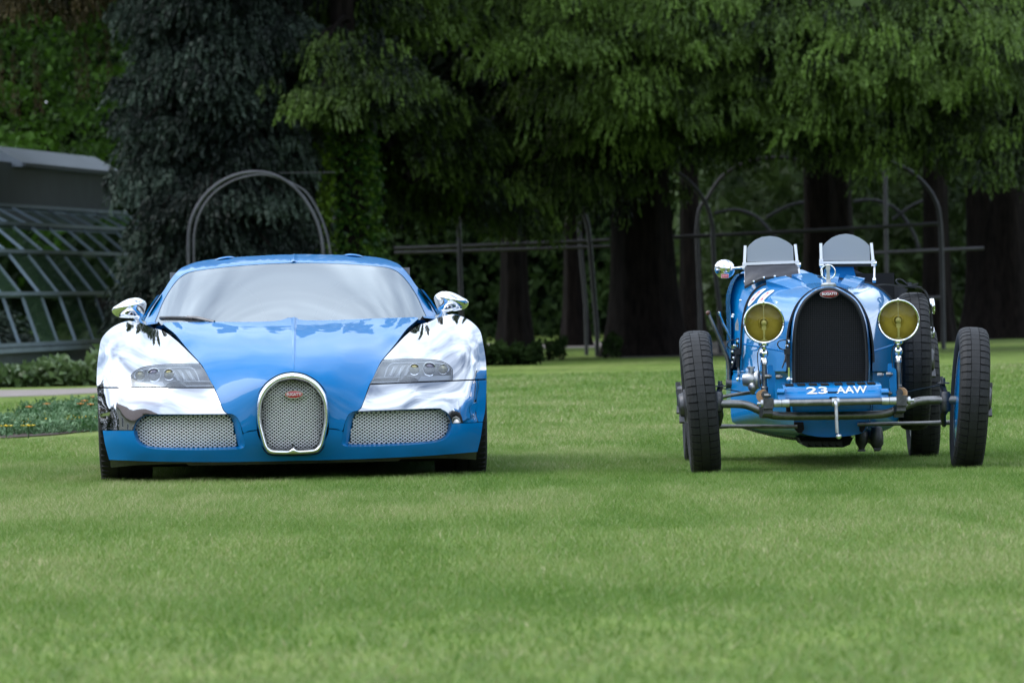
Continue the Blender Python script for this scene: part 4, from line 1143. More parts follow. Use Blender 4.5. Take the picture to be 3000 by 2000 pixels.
# cut the notch for the starting handle out of the lower front
g = MB(); b = len(g.v); g.v += [tuple(p) for r__ in rows for p in r__]
for i in range(len(rows) - 1):
    for j in range(39):
        q = (j + .5) / 39
        if i >= 5 and .46 < q < .545: continue
        g.f.append((i * 40 + j, i * 40 + j + 1, (i + 1) * 40 + j + 1, (i + 1) * 40 + j))
cowl_ = g.build('number_cowl', M_blue_old, racer, ang=60)
MB().box(pl.lerp(pr, .503) + Vector((0, .03, -.062)), (.05, .02, .05)).build('handle_notch', M_gap, cowl_)
def on_cowl(x, s_, off=.0025):
    """x across (0..1), s_ distance down the cowl from the flat"""
    ks = prof
    d = [0.0]
    for a, b_ in zip(ks, ks[1:]): d.append(d[-1] + math.hypot(b_[0] - a[0], b_[1] - a[1]))
    i = min(max(np.searchsorted(d, s_) - 1, 0), len(ks) - 2); f = (s_ - d[i]) / (d[i + 1] - d[i])
    dy = ks[i][0] + (ks[i + 1][0] - ks[i][0]) * f; dz = ks[i][1] + (ks[i + 1][1] - ks[i][1]) * f
    tx, tz = ks[i + 1][0] - ks[i][0], ks[i + 1][1] - ks[i][1]; l = math.hypot(tx, tz)
    return pl.lerp(pr, x) + Vector((0, dy + tz / l * off, dz - tx / l * off))
for c_ in (.065, .185, .305, .425, .565, .69, .80, .90):
    for r_i in range(3):
        z = -.002 - r_i * .006
        a = pl.lerp(pr, c_ - .042) ; b = pl.lerp(pr, c_ + .042)
        MB().tube([p + Vector((0, .135 - r_i * .05, -.0015 - r_i * .0025 + .003)) for p in (a.lerp(b, 0), a.lerp(b, .06), a.lerp(b, .94), b)], [.001, .0045, .0045, .001], 6).build('louvre', M_gap, cowl_)
wid = (pr - pl).length
dlen = [0.0]
for a, b_ in zip(prof, prof[1:]): dlen.append(dlen[-1] + math.hypot(b_[0] - a[0], b_[1] - a[1]))
s_mid = (dlen[3] + dlen[4]) / 2
for body, ua, ub in (('23', 2363, 2425), ('AAW', 2451, 2541)):
    tv, tf = text_geo(body, .066, .0014)
    x0, x1 = min(p.x for p in tv), max(p.x for p in tv); fa_, fb_ = (ua - ul_) / (ur_ - ul_), (ub - ul_) / (ur_ - ul_)
    MB().add([on_cowl(fa_ + (fb_ - fa_) * (p.x - x0) / (x1 - x0), s_mid - p.y, .0025) for p in tv], tf).build('registration', M_white, cowl_, smooth=False)
# dumb irons, curved blue brackets, damper links
for sgn, u0 in ((-1, 2288), (1, 2592)):
    a = P(u0, 1140, -.16); top_, mid, bot_ = P(u0 - 2 * sgn, 1141, -.22), P(u0, 1155, -.28), P(u0 - 4 * sgn, 1176, -.30)
    ribbon(MB(), catmull([P(u0, 1139, .15), top_, P(u0 + 1 * sgn, 1147, -.29), mid, bot_], 5), .036, .012, (1, 0, 0)).build('dumb_iron', M_blue_old, racer)
for pts, w_ in ((((2256,1071),(2261,1088),(2261,1120),(2259,1168)), .032), (((2609,1066),(2616,1082),(2617,1112),(2617,1160)), .032)):
    s0 = pts[0][0] < 2400
    a = [P(*p, .02) for p in pts]
    MB().prism([P(u, v, .0) for u, v in ((pts[0][0] - 8, pts[0][1] + 2), (pts[0][0] - 5, pts[0][1] - 2), (pts[0][0] + 8, pts[0][1] - 2), (pts[0][0] + 10, pts[0][1] + 22), (pts[0][0] - 8, pts[0][1] + 40))], (0, .03, 0)).build('damper_bracket', M_blue_old, racer)
    o_ = [(pts[1][0] - 10, pts[1][1] + 4), (pts[1][0] - 6, pts[1][1] - 3), (pts[1][0], pts[1][1] - 5), (pts[1][0] + 7, pts[1][1] - 3), (pts[1][0] + 10, pts[1][1] + 4), (pts[3][0] + 11, pts[3][1]), (pts[3][0] - 9, pts[3][1])]
    MB().prism([P(u, v, -.03) for u, v in o_], (0, .05, 0)).build('damper_arm', M_blue_old, racer)
    for (du, dv_) in ((-12, 14), (20 if s0 else -38, 16), (-14, 70)):
        MB().lathe([(.0005, -.012), (.011, -.012), (.011, .012), (.006, .014), (.006, .02), (.0005, .02)], P(pts[1][0] + du, pts[1][1] + dv_, -.035), (1, -.3, 0), 8).build('bolt', M_steel, racer)

# ---- front axle, cross tube, steering
axl = catmull([P(2088, 1182, 0), P(2125, 1183, -.0), P(2160, 1183, 0), P(2190, 1187, 0), P(2222, 1200, 0), P(2250, 1212, 0), P(2290, 1218, 0), P(2400, 1217.5, 0), P(2520, 1216, 0), P(2590, 1212, 0), P(2625, 1201, 0), P(2650, 1189, 0), P(2685, 1176, 0), P(2720, 1172, 0), P(2780, 1172, 0), P(2800, 1172, 0)], 4)
MB().tube(axl, [.021] * 1 + [.021] * (len(axl) - 1), 14).build('front_axle', M_steel, racer)
a, b = P(2236, 1182, -.30), P(2660, 1173, -.30)
ct = MB().tube([a, a.lerp(b, .15), a.lerp(b, .85), b], .0165, 16).build('cross_tube', M_steel, racer)
for q in (.10, .155, .50, .845, .90):
    p = a.lerp(b, q); MB().tube([p - Vector((.018, 0, 0)), p + Vector((.018, 0, 0))], .0205 if abs(q - .5) < .1 else .0195, 16).build('collar', M_alloy, ct)
for q, s_ in ((.035, -1), (.955, 1)):
    p = a.lerp(b, q)
    MB().bar(p + Vector((0, .0, .026)), p + Vector((0, .0, -.024)), .050, .042, (0, 1, 0)).build('spring_clip', M_dsteel, ct)
    e = a if s_ < 0 else b
    MB().tube([e, e + Vector((s_ * .012, 0, 0)), e + Vector((s_ * .012, 0, 0)), e + Vector((s_ * .03, 0, 0))], [.02, .02, .008, .008], 12).build('end_nut', M_alloy, ct)
    MB().bar(p + Vector((0, .02, -.03)), p + Vector((0, .42, -.06)), .045, .04).build('leaf_spring', M_dsteel, racer)
    MB().box(P(2238 if s_ < 0 else 2632, 1207, -.02), (.046, .08, .05)).build('axle_saddle', M_dsteel, racer)
# starting handle
hp = catmull([P(2448, 1176, -.24), P(2448, 1173, -.32), P(2449, 1180, -.36), P(2450, 1195, -.365), P(2451.5, 1240, -.37), P(2453, 1268, -.37)], 4)
hd = MB().tube(hp, .0085, 10).build('starting_handle', M_alloy, racer)
MB().lathe([(.0005, .02), (.011, .018), (.0135, .005), (.0135, -.05), (.010, -.058), (.0005, -.059)], P(2456.5, 1277.5, -.37), (0, 1, 0), 20).build('handle_grip', M_satin, hd)
# steering arms and rods
MB().tube([P(2100, 1249, .16), P(2140, 1248, .16), P(2336, 1249, .16)], [.013, .0105, .0095], 10).build('track_rod', M_steel, racer)
MB().tube([P(2512, 1243, .16), P(2700, 1239, .16), P(2782, 1237, .16)], [.0095, .0105, .013], 10).build('track_rod', M_steel, racer)
MB().tube([P(2100, 1165, .10), P(2150, 1156, .12), P(2198, 1150, .16)], .0095, 10).build('drag_link', M_steel, racer)
for u_, s_ in ((2105, 1), (2768, -1)):
    g = MB(); g.tube([P(u_, 1198, .0), P(u_ + 6 * s_, 1215, .05), P(u_ + 2 * s_, 1245, .16)], [.022, .016, .011], 10); g.build('steering_arm', M_dsteel, racer)
    g = MB(); g.lathe([(.02, -.05), (.026, -.04), (.026, .04), (.02, .05)], P(u_ - 2 * s_, 1176, 0), (0, 0, 1), 16, True, True); g.lathe([(.032, 0), (.032, .006), (.012, .008), (.01, .03)], P(u_ + 5 * s_, 1133 if s_ > 0 else 1124, .02), (0, 0, 1), 20, True, True)
    g.bar(P(u_, 1150, 0), P(u_ + 8 * s_, 1125, .02), .02, .02); g.build('king_pin', M_dsteel, racer)
MB().tube([P(2112, 1136, .04), P(2170, 1148, .3), P(2260, 1162, .6)], .003, 6).build('brake_cable', M_dsteel, racer)
MB().tube([P(2762, 1127, .02), P(2700, 1138, .3), P(2635, 1152, .6)], .003, 6).build('brake_cable', M_dsteel, racer)
# steering box / magneto body on the left flank
g = MB(); c = P(2204, 1112, .12)
g.lathe([(.0005, -.045), (.03, -.045), (.034, -.02), (.034, .03), (.02, .05), (.0005, .05)], c, (1, -.25, 0), 20)
g.lathe([(.045, -.006), (.047, .0), (.045, .012), (.0005, .014)], P(2218, 1112, .10), (1, -.25, 0), 24)
g.lathe([(.014, 0), (.014, .045), (.02, .046), (.02, .055), (.0005, .056)], P(2201, 1106, .12), (0, 0, 1), 14); g.sphere(P(2206, 1133, .10), .026, 12)
g.tube([P(2206, 1136, .11), P(2204, 1150, .14)], .014, 8); g.build('steering_box', M_alloy, racer)
# hanging bonnet strap ends with buckles
for u0 in (2161, 2309):
    y = 1.16 if u0 < 2200 else .10
    g = MB()
    ribbon(g, catmull([P(u0 - 2, 998, y - .01), P(u0 - 13, 996, y - .04), P(u0 - 27, 1000, y - .06), P(u0 - 31, 1009, y - .06), P(u0 - 24, 1020, y - .05), P(u0 - 12, 1024, y - .03), P(u0 - 4, 1023, y - .01)], 4), .024, .005)
    ribbon(g, [P(u0 - 3, 1030, y - .02), P(u0 - 8, 1050, y - .03), P(u0 - 14, 1068, y - .03), P(u0 - 18, 1078, y - .03)], .024, .006); g.build('strap_end', M_leather, racer)
    MB().bar(P(u0, 990, y - .01), P(u0, 1076, y - .01), .016, .02, (0, 1, 0)).build('strap_tail', M_leather, racer)
    MB().box(P(u0 - 3, 1030, y - .03), (.030, .02, .026)).build('strap_keeper', M_leather, racer)
    g = MB(); g.sphere(P(u0, 1000, y - .03), .010, 8); g.sphere(P(u0 - 3, 1013, y - .03), .008, 8); g.bar(P(u0 + 2, 1076, y), P(u0 + 2, 1108, y), .009, .009, (0, 1, 0)); g.sphere(P(u0 + 2, 1111, y - .01), .012, 8); g.tube([P(u0 + 2, 1112, y - .01), P(u0 + 16, 1110, y - .01)], .005, 6)
    g.build('strap_buckle', M_chrome, racer)
# hand brake and gear lever outside the body on the left
hb = MB().tube([P(2077, 921, 1.30), P(2095, 963, 1.30), P(2116, 1013, 1.31), P(2130, 1046, 1.31), P(2134.5, 1062, 1.31), P(2135.5, 1080, 1.31), P(2136, 1130, 1.31)], [.009, .0095, .0115, .0125, .012, .0115, .0115], 10).build('hand_brake', M_steel, racer)
MB().sphere(P(2075, 917, 1.30), .0135, 12).build('lever_knob', M_brown, hb)
MB().lathe([(.0005, -.02), (.024, -.02), (.024, .02), (.0005, .02)], P(2138, 1124, 1.31), (1, 0, 0), 16).build('lever_pivot', M_dsteel, hb)
gl_ = MB().tube([P(2107, 918, 1.36), P(2109, 924, 1.36), P(2109.2, 925, 1.36), P(2118, 948, 1.36), P(2131, 972, 1.36), P(2131.2, 973, 1.36), P(2149, 1012, 1.37)], [.0075, .0075, .0065, .0075, .0078, .005, .005], 8).build('gear_lever', M_satin, racer)
MB().lathe([(.0005, -.006), (.0085, -.004), (.0085, .006), (.0005, .008)], P(2107, 917, 1.36), (-.3, 0, 1), 12).build('lever_tip', M_chrome, gl_)
# brown hide edge of the cockpit on the left, plaque, small fittings
ribbon(MB(), catmull([P(2146, 830, 1.9), P(2139, 862, 1.9), P(2137, 885, 1.9), P(2141, 908, 1.9), P(2146, 924, 1.9)], 5), .03, .012).build('cockpit_edge', M_brown, racer)
MB().prism([P(u, v, 1.22) for u, v in ((2154,968),(2154,950),(2158,938),(2160,930),(2162,938),(2164,950),(2164,968))], (0, .004, 0)).build('club_plaque', M_alloy, racer)
g = MB()
for u, v in ((2170,880),(2148,922),(2146,928),(2152,1012),(2147,1030),(2150,1048),(2147,1062)): g.sphere(P(u, v, 1.19), .008, 8)
g.build('body_fastener', M_chrome, racer)
# straps over the spare wheel, its wing mirror and fittings
sw = MB()
ribbon(sw, catmull([P(2560, 836, 1.3), P(2600, 833, 1.34), P(2640, 838, 1.36), P(2680, 842, 1.38), P(2702, 846, 1.4), P(2716, 862, 1.4), P(2722, 885, 1.4), P(2729, 920, 1.42), P(2733, 970, 1.42)], 5), .04, .008)
ribbon(sw, catmull([P(2700, 842, 1.36), P(2680, 838, 1.36), P(2655, 838, 1.36), P(2634, 832, 1.36), P(2626, 824, 1.36), P(2630, 818, 1.36), P(2640, 818, 1.36), P(2652, 826, 1.36), P(2664, 834, 1.36), P(2690, 831, 1.36)], 5), .03, .007)
sw.build('spare_strap', M_leather, racer)
MB().box(P(2665, 833, 1.35), (.02, .04, .022)).build('strap_loop', M_cloth, racer)
MB().box(P(2690.5, 845, 1.34), (.034, .03, .006)).build('strap_buckle', M_chrome, racer)
MB().prism([P(u, v, 1.75) for u, v in ((2560,838),(2640,838),(2660,848),(2640,880),(2622,900),(2606,872))], (0, .2, 0)).build('spare_cover', M_leather, racer)
MB().lathe([(.040, .012), (.042, 0), (.040, -.012), (.030, -.016), (.0005, -.018)], P(2731, 897, 1.6), (1, -.13, .05), 28).build('side_mirror', M_chrome, racer)
MB().lathe([(.030, .010), (.031, 0), (.024, -.012), (.0005, -.014)], P(2730, 974, 1.6), (1, -.2, 0), 24).build('side_lamp', M_chrome, racer)
MB().tube([P(2727, 1010, 1.5), P(2723, 1060, 1.5), P(2722, 1140, 1.5)], .012, 8).build('spare_clamp', M_steel, racer)
# underside: sump, ribbed engine bottom, two flasks with flanged feet
MB().prism([P(u, v, .5) for u, v in ((2340,1282),(2352,1302),(2366,1310),(2470,1310),(2490,1302),(2500,1282))], (0, .6, 0)).build('sump', M_gap, racer)
g = MB()
for i in range(6): g.prism([P(u + i * 20, v, .48) for u, v in ((2349,1292),(2351,1302),(2368,1309),(2368,1292))], (0, .3, 0))
g.build('sump_fin', M_black, racer)
for u, v, w_, ft in ((2524, 1288, 19, 1322), (2569, 1292, 20, 1317)):
    c = P(u, v, .62); k_ = w_ / FOC * 34.5
    MB().lathe([(.0005, .08), (k_ * .8, .07), (k_, .02), (k_ * .95, -.015), (k_ * .5, -.04), (k_ * .45, -.05)], c, (0, 0, 1), 20).build('exhaust_box' if u > 2540 else 'oil_pump', M_dsteel, racer)
    p = P(u + (0 if u < 2540 else 2), ft - 3, .62); MB().box(p, (.038, .04, .010)).build('drain_flange', M_dsteel, racer)
    MB().tube([p, c], .012, 8).build('drain_stub', M_dsteel, racer)
MB().tube([P(2569, 1290, .62), P(2540, 1275, 1.0), P(2520, 1268, 1.6)], .032, 10).build('exhaust_pipe', M_dsteel, racer)
# dark brake cable slots in the undertray
for pts in (((2326,1236),(2354,1236),(2356,1258),(2348,1268),(2338,1268),(2328,1256)), ((2517,1236),(2537,1236),(2534,1256),(2526,1267),(2519,1262))):
    MB().prism([P(u, v, .24) for u, v in pts], (0, .03, 0)).build('rod_slot', M_gap, racer)
MB().prism([P(u, v, .30) for u, v in ((2300,1120),(2560,1115),(2556,1205),(2304,1208))], (0, .04, 0)).build('apron_panel', M_gap, racer)
g = MB(); Lr = resample(B2, 160)
for i in range(44):
    p = Lr[34 + i]; g.box(p + Vector((0, -.01, -.002)), (.007, .03, .012))
g.build('undertray_rivet', M_dsteel, racer)['kind'] = 'stuff'
# ================================================================== ground
def sheet(name, pts, z, m, sub=None):
    b = MB(); b.v = [(p[0], p[1], z) for p in pts]
    for t in tessellate_polygon([[Vector(p) for p in b.v]]): b.f.append(tuple(t))
    o = b.build(name, m, smooth=False); o['kind'] = 'structure'
    return o
m, t, p = principled('lawn')
n1 = noise_node(t, 0.55, 6, 0.6, stretch=(0.8, .5, 1)); n2 = noise_node(t, 7, 6, 0.7, stretch=(1, .15, 1))
r1 = ramp(t, n1.outputs['Fac'], [(.078, .134, .018), (.136, .195, .038), (.22, .24, .09)], [.30, .52, .74])
r2 = ramp(t, n2.outputs['Fac'], [(.6, .6, .6), (1.25, 1.25, 1.25)], [.3, .7])
mm_ = t.nodes.new('ShaderNodeMixRGB'); mm_.blend_type = 'MULTIPLY'; mm_.inputs[0].default_value = 1
lk(t, r1.outputs[0], mm_.inputs[1]); lk(t, r2.outputs[0], mm_.inputs[2]); lk(t, mm_.outputs[0], p.inputs['Base Color'])
p.inputs['Roughness'].default_value = 0.85; p.inputs['Specular IOR Level'].default_value = 0.15
bp = t.nodes.new('ShaderNodeBump'); bp.inputs['Strength'].default_value = 0.6; bp.inputs['Distance'].default_value = 0.03
n3 = noise_node(t, 45, 4, .7); lk(t, n3.outputs['Fac'], bp.inputs['Height']); lk(t, bp.outputs[0], p.inputs['Normal'])
M_lawn = m
M_path = mat('path_gravel', (.20, .172, .158), .9, var=.25, vscale=3, bump=.3)
M_soil = mat('bed_soil', (.045, .026, .020), .95, var=.4, vscale=9, bump=.6, bscale=40)
M_litter = mat('leaf_litter', (.030, .024, .016), .95, var=.5, vscale=4, bump=.5, bscale=20)
sheet('lawn', [(-500, -300), (500, -300), (500, 700), (-500, 700)], 0, M_lawn)
G2 = lambda u, v: Ug(u / .784, v / .784)
# path on the left, and its far run between the trunks
q = [G2(-300, 918), G2(0, 912), G2(120, 908), G2(260, 901), G2(420, 890), G2(420, 880), G2(260, 890), G2(120, 894), G2(0, 896), G2(-300, 900)]
sheet('path', q, .004, M_path)
q = [(-.2, 128), (1.6, 121), (6, 117), (14, 112), (30, 104), (30, 112), (14, 121), (6, 128), (1.6, 136), (-.2, 142)]
sheet('path', [G2(1080, 806), G2(1250, 800), G2(1420, 797), G2(1560, 795), G2(1560, 783), G2(1420, 784), G2(1250, 786), G2(1080, 790)], .004, M_path)
# bare ground under the trees
q = [G2(1420, 823), G2(1520, 820), G2(1650, 818), G2(1800, 813), G2(1980, 800), G2(2170, 786), G2(2352, 776), G2(2600, 764)]
sheet('woodland_floor', [(a.x, a.y) for a in q] + [(60, 260), (q[0].x + 6, 260), (q[0].x + .8, 120)], .006, M_litter)
q = [G2(0, 1008), G2(120, 1000), G2(260, 985), G2(420, 975), G2(420, 930), G2(260, 938), G2(140, 946), G2(60, 962), G2(-60, 975), G2(-200, 1000), G2(-200, 1012)]
sheet('flower_bed', [(a.x, a.y) for a in q], .008, M_soil)

# ================================================================== grass blades
def grass_field():
    Vs, Ts = [], []
    n_tot = 0
    for y0, y1, dens, h0, wd in ((13.5, 19, 1500, .026, .0050), (19, 26, 3600, .026, .0036), (26, 32, 6500, .025, .0031), (32, 40, 7600, .025, .0031), (40, 48, 1900, .028, .0055), (48, 62, 850, .032, .009), (62, 80, 330, .036, .014)):
        wmax = 0.077 * y1 + 2.4
        n = int((y1 - y0) * 2 * wmax * dens)
        x = rng.uniform(-wmax, wmax, n); y = rng.uniform(y0, y1, n)
        k = rng.random(n) < np.clip(1 - (np.abs(x) - 0.077 * y - .35) / 1.7, 0, 1) ** 1.3; x, y = x[k], y[k]
        # keep bed and path free
        bad = (x < -2.3) & (((y > 46.4) & (y < 60)) | ((y > 65) & (y < 80)))
        x, y = x[~bad], y[~bad]; n = len(x)
        cl = vnoise(x * 9, y * 9, 1); big = vnoise(x * .5, y * .33, 2) * .34 + vnoise(x * 2.2, y * .5, 3) * .24 + vnoise(x * 7, y * .8, 4) * .27 + vnoise(x * .12, y * .9, 7) * .15
        h = h0 * rng.uniform(.45, 1.15, n) * (.65 + .7 * cl)
        a = rng.uniform(0, 2 * np.pi, n); lean = rng.uniform(.1, 1.5, n) * h; la = rng.uniform(0, 2 * np.pi, n)
        dx, dy = np.cos(a) * wd * .5, np.sin(a) * wd * .5
        b1 = np.c_[x - dx, y - dy, np.zeros(n)]; b2 = np.c_[x + dx, y + dy, np.zeros(n)]; tp = np.c_[x + np.cos(la) * lean, y + np.sin(la) * lean, h]
        Vs.append(np.stack([b1, b2, tp], 1).reshape(-1, 3))
        tint = np.clip(.20 + .9 * (big - .28) + rng.normal(0, .17, n) + (rng.random(n) < .07) * .4, 0, 1)
        Ts.append(np.repeat(tint, 3)); n_tot += n
    V_ = np.concatenate(Vs); F_ = np.arange(len(V_)).reshape(-1, 3)
    o = np_mesh('grass', V_, F_, M_grass, tint=np.concatenate(Ts)); o['kind'] = 'stuff'
    return n_tot
m, t, p = principled('grass_blade')
at_ = t.nodes.new('ShaderNodeAttribute'); at_.attribute_name = 'tint'
r1 = ramp(t, at_.outputs['Fac'], [(.080, .170, .020), (.160, .262, .052), (.285, .330, .125), (.48, .43, .26)], [0, .42, .72, 1])
lk(t, r1.outputs[0], p.inputs['Base Color']); p.inputs['Roughness'].default_value = .5; p.inputs['Specular IOR Level'].default_value = .3
tl = t.nodes.new('ShaderNodeBsdfTranslucent'); lk(t, r1.outputs[0], tl.inputs[0])
mxs = t.nodes.new('ShaderNodeMixShader'); mxs.inputs[0].default_value = .35; lk(t, p.outputs[0], mxs.inputs[1]); lk(t, tl.outputs[0], mxs.inputs[2]); lk(t, mxs.outputs[0], t.nodes['Material Output'].inputs[0])
M_grass = m
NG = grass_field()

# ================================================================== foliage
class Leaves:
    def __init__(s): s.V, s.T = [], []
    def add(s, c, ax, size, tint, slim=.38):
        """leaf triangles at c pointing along ax"""
        n = len(c); ax = ax / (np.linalg.norm(ax, axis=1)[:, None] + 1e-9)
        r_ = rng.normal(size=(n, 3)); b = np.cross(ax, r_); b /= np.linalg.norm(b, axis=1)[:, None] + 1e-9
        sz = np.broadcast_to(np.asarray(size, float), (n,))[:, None]
        v = np.stack([c - b * sz * slim, c + b * sz * slim, c + ax * sz * 1.3], 1).reshape(-1, 3)
        s.V.append(v); s.T.append(np.repeat(np.broadcast_to(tint, (n,)), 3))
    def twigs(s, root, dirn, L, m, wdt, leaf, tint, curl=.25):
        """hanging twigs set with needles"""
        n = len(root)
        d = dirn / (np.linalg.norm(dirn, axis=1)[:, None] + 1e-9)
        tt = rng.random((n, m)) ** .8
        L = np.broadcast_to(np.asarray(L, float), (n,))
        c = root[:, None, :] + d[:, None, :] * (tt * L[:, None])[..., None]
        c[..., 2] -= curl * (tt ** 2) * L[:, None]
        c = c + rng.normal(size=(n, m, 3)) * (wdt * (1.05 - .55 * tt))[..., None]
        a = d[:, None, :] * .8 + np.array([0, 0, -.5]) + rng.normal(size=(n, m, 3)) * .55
        ti = np.clip(np.broadcast_to(np.asarray(tint, float), (n,))[:, None] + .45 * (tt - .4) + rng.normal(0, .08, (n, m)), 0, 1)
        s.add(c.reshape(-1, 3), a.reshape(-1, 3), np.repeat(leaf * rng.uniform(.7, 1.3, n), m), ti.ravel())
    def fingers(s, root, dirn, L, m, wdt, tint):
        """solid tapering fingers of overlapping needles"""
        n = len(root); d = dirn / np.linalg.norm(dirn, axis=1)[:, None]; t_ = np.linspace(0, .85, m)[None] + rng.uniform(0, .08, (n, m))
        c = root[:, None] + d[:, None] * (t_ * L[:, None])[..., None] + rng.normal(size=(n, m, 3)) * (wdt * .45 * (1.15 - t_))[..., None]
        c[..., 2] -= .12 * t_ ** 2 * L[:, None]
        a = d[:, None] + rng.normal(size=(n, m, 3)) * .36
        ti = np.clip(np.asarray(tint)[:, None] + .30 * (t_ - .35) + rng.normal(0, .05, (n, m)), 0, 1)
        s.add(c.reshape(-1, 3), a.reshape(-1, 3), np.repeat(wdt * 2.3 * rng.uniform(.8, 1.2, n), m), ti.ravel(), .36)
    def build(s, name, m, parent=None):
        V_ = np.concatenate(s.V)
        return np_mesh(name, V_, np.arange(len(V_)).reshape(-1, 3), m, parent, tint=np.concatenate(s.T))
def trunk_mb(x, y, h, r0, r1, flare=.35, n=18, lean=(0, 0), seed=0, wob=.08):
    g = MB(); rows = []; rs = random.Random(seed); ph = [rs.uniform(0, 6.28) for _ in range(5)]
    for i in range(26):
        t = (i / 25) ** 1.7; z = h * t
        r_ = r0 + (r1 - r0) * t + flare * math.exp(-z / .55)
        rows.append([(x + lean[0] * t * h + (r_ * (1 + wob * math.sin(3 * a + ph[0] + z * .3) + wob * .7 * math.sin(7 * a + ph[1]) + .03 * math.sin(11 * a + ph[2] + z))) * math.cos(a),
                      y + lean[1] * t * h + (r_ * (1 + wob * math.sin(3 * a + ph[0] + z * .3) + wob * .7 * math.sin(7 * a + ph[1]))) * math.sin(a), z - .05) for a in [2 * math.pi * j / (n * 2) for j in range(n * 2)]])
    return g.grid(rows, close_u=True)
m, t, p = principled('bark')
n1 = noise_node(t, 5, 6, .7, stretch=(3, 3, .5)); r1 = ramp(t, n1.outputs['Fac'], [(.004, .0033, .003), (.020, .015, .013)], [.35, .68])
lk(t, r1.outputs[0], p.inputs['Base Color']); p.inputs['Roughness'].default_value = .95; p.inputs['Specular IOR Level'].default_value = .1
bp = t.nodes.new('ShaderNodeBump'); bp.inputs['Strength'].default_value = 1; bp.inputs['Distance'].default_value = .05; lk(t, n1.outputs['Fac'], bp.inputs['Height']); lk(t, bp.outputs[0], p.inputs['Normal'])
M_bark = m
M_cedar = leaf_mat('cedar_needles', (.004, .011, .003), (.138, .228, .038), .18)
M_cypress = leaf_mat('cypress_needles', (.004, .009, .006), (.060, .090, .064), .1)
M_leafy = leaf_mat('broad_leaves', (.009, .030, .005), (.090, .20, .020), .3)
M_brownleaf = leaf_mat('brown_catkins', (.022, .022, .008), (.095, .070, .024), .25)
M_ivy = leaf_mat('ivy_leaves', (.012, .046, .006), (.19, .32, .03), .25, .4)
M_wood_l = leaf_mat('wood_leaves', (.004, .010, .003), (.024, .044, .011), .2, .8, .05)  # near-black leaves: shade under the canopy put into their colour
M_litwood = leaf_mat('lit_shrub_leaves', (.014, .032, .008), (.080, .130, .034), .3)  # lit foliage painted lighter than the wood's leaves
M_hedge = leaf_mat('laurel_leaves', (.028, .065, .016), (.15, .215, .085), .2, .35, .5)

def bough(cr, limb, root, tip, wdt, n, L, m_=15, leaf=.045, tint0=.3, rise=.35, tw=.034):
    root, tip = np.array(root), np.array(tip); d = tip - root; l = np.linalg.norm(d); hd = d.copy(); hd[2] = 0; hd /= np.linalg.norm(hd) + 1e-9
    sd_ = np.array([-hd[1], hd[0], 0])
    def path(s_): 
        s_ = np.asarray(s_)[:, None]; q = root + d * s_; q[:, 2] += (rise * np.sin(np.pi * s_ ** .8) * l * .22)[:, 0]; return q
    if limb is not None:
        pp = path(np.linspace(0, .92, 7)); limb.tube([tuple(a) for a in pp], [.055, .048, .04, .032, .024, .016, .008], 5, cap=False)
    s_ = .18 + .82 * rng.random(n) ** .75; w_ = rng.uniform(-1, 1, n)
    shape = np.clip(1.25 * np.sqrt(np.clip(1 - ((s_ - .55) / .62) ** 2, 0, 1)), .15, 1)
    q = path(s_) + sd_ * (w_ * wdt * shape)[:, None] + rng.normal(size=(n, 3)) * [.06, .06, .05]
    q[:, 2] -= np.abs(w_) ** 1.5 * wdt * .28
    dr = hd[None] * (.12 + .30 * s_)[:, None] + sd_[None] * (w_ * .35)[:, None] + np.array([0, 0, -1.0]) + rng.normal(size=(n, 3)) * .12
    ti = tint0 * (.1 + 1.1 * s_) + rng.normal(0, .2, n)  # tips lighter as new growth; inner shade also put into the tint
    # each root carries a hand of fingers fanned side by side
    kf = 6; Lh = L * rng.uniform(.65, 1.25, n); fan = np.tile(np.linspace(-1, 1, kf), n)[:, None]
    th = rng.uniform(-.9, .9, n); across = np.repeat(np.c_[np.cos(th), np.sin(th), np.zeros(n)], kf, 0)
    qf = np.repeat(q, kf, 0) + across * fan * .17 + rng.normal(size=(n * kf, 3)) * [.02, .03, .03] - np.array([0, 0, .06]) * fan ** 2
    df = np.repeat(dr, kf, 0) + across * fan * .14 + rng.normal(size=(n * kf, 3)) * .07
    Lf = np.repeat(Lh, kf) * rng.uniform(.6, 1.1, n * kf) * (1 - .25 * fan[:, 0] ** 2)
    cr.fingers(qf, df, Lf * 1.3, 14, .025, np.repeat(ti, kf) + rng.normal(0, .07, n * kf))
    # small sprays lying on top of the bough
    k = n // 3; s2 = rng.random(k); q2_ = path(s2) + sd_ * (rng.uniform(-.7, .7, k) * wdt * .8)[:, None]
    cr.twigs(q2_, hd[None] + sd_ * rng.normal(0, .6, k)[:, None] + np.array([0, 0, -.1]), L * .8, m_ // 2, tw, leaf, tint0 - .1, .3)
def high_crown(cr, x, y, z0, z1, rad, n, leaf=.27, tint0=.25):
    n = int(n * 2.0)
    """the upper crown out of the picture: layered boughs of coarse foliage, pointed top"""
    u_ = rng.random(n); z = z0 + (z1 - z0) * u_; layer = .75 + .25 * np.sin(z * 2.6 + rng.uniform(0, 6))
    r_ = rad * (1 - u_) ** .7 * layer * np.sqrt(rng.random(n)); a = rng.uniform(0, 2 * np.pi, n)
    a = a + .5 * np.sin(3 * a + z)
    c = np.c_[x + r_ * np.cos(a), y + r_ * np.sin(a), z - .12 * r_]
    ax = np.c_[np.cos(a), np.sin(a), -.9 * np.ones(n)] + rng.normal(size=(n, 3)) * .5
    cr.add(c, ax, leaf * rng.uniform(.6, 1.4, n), np.clip(tint0 + rng.normal(0, .15, n), 0, 1), .5)
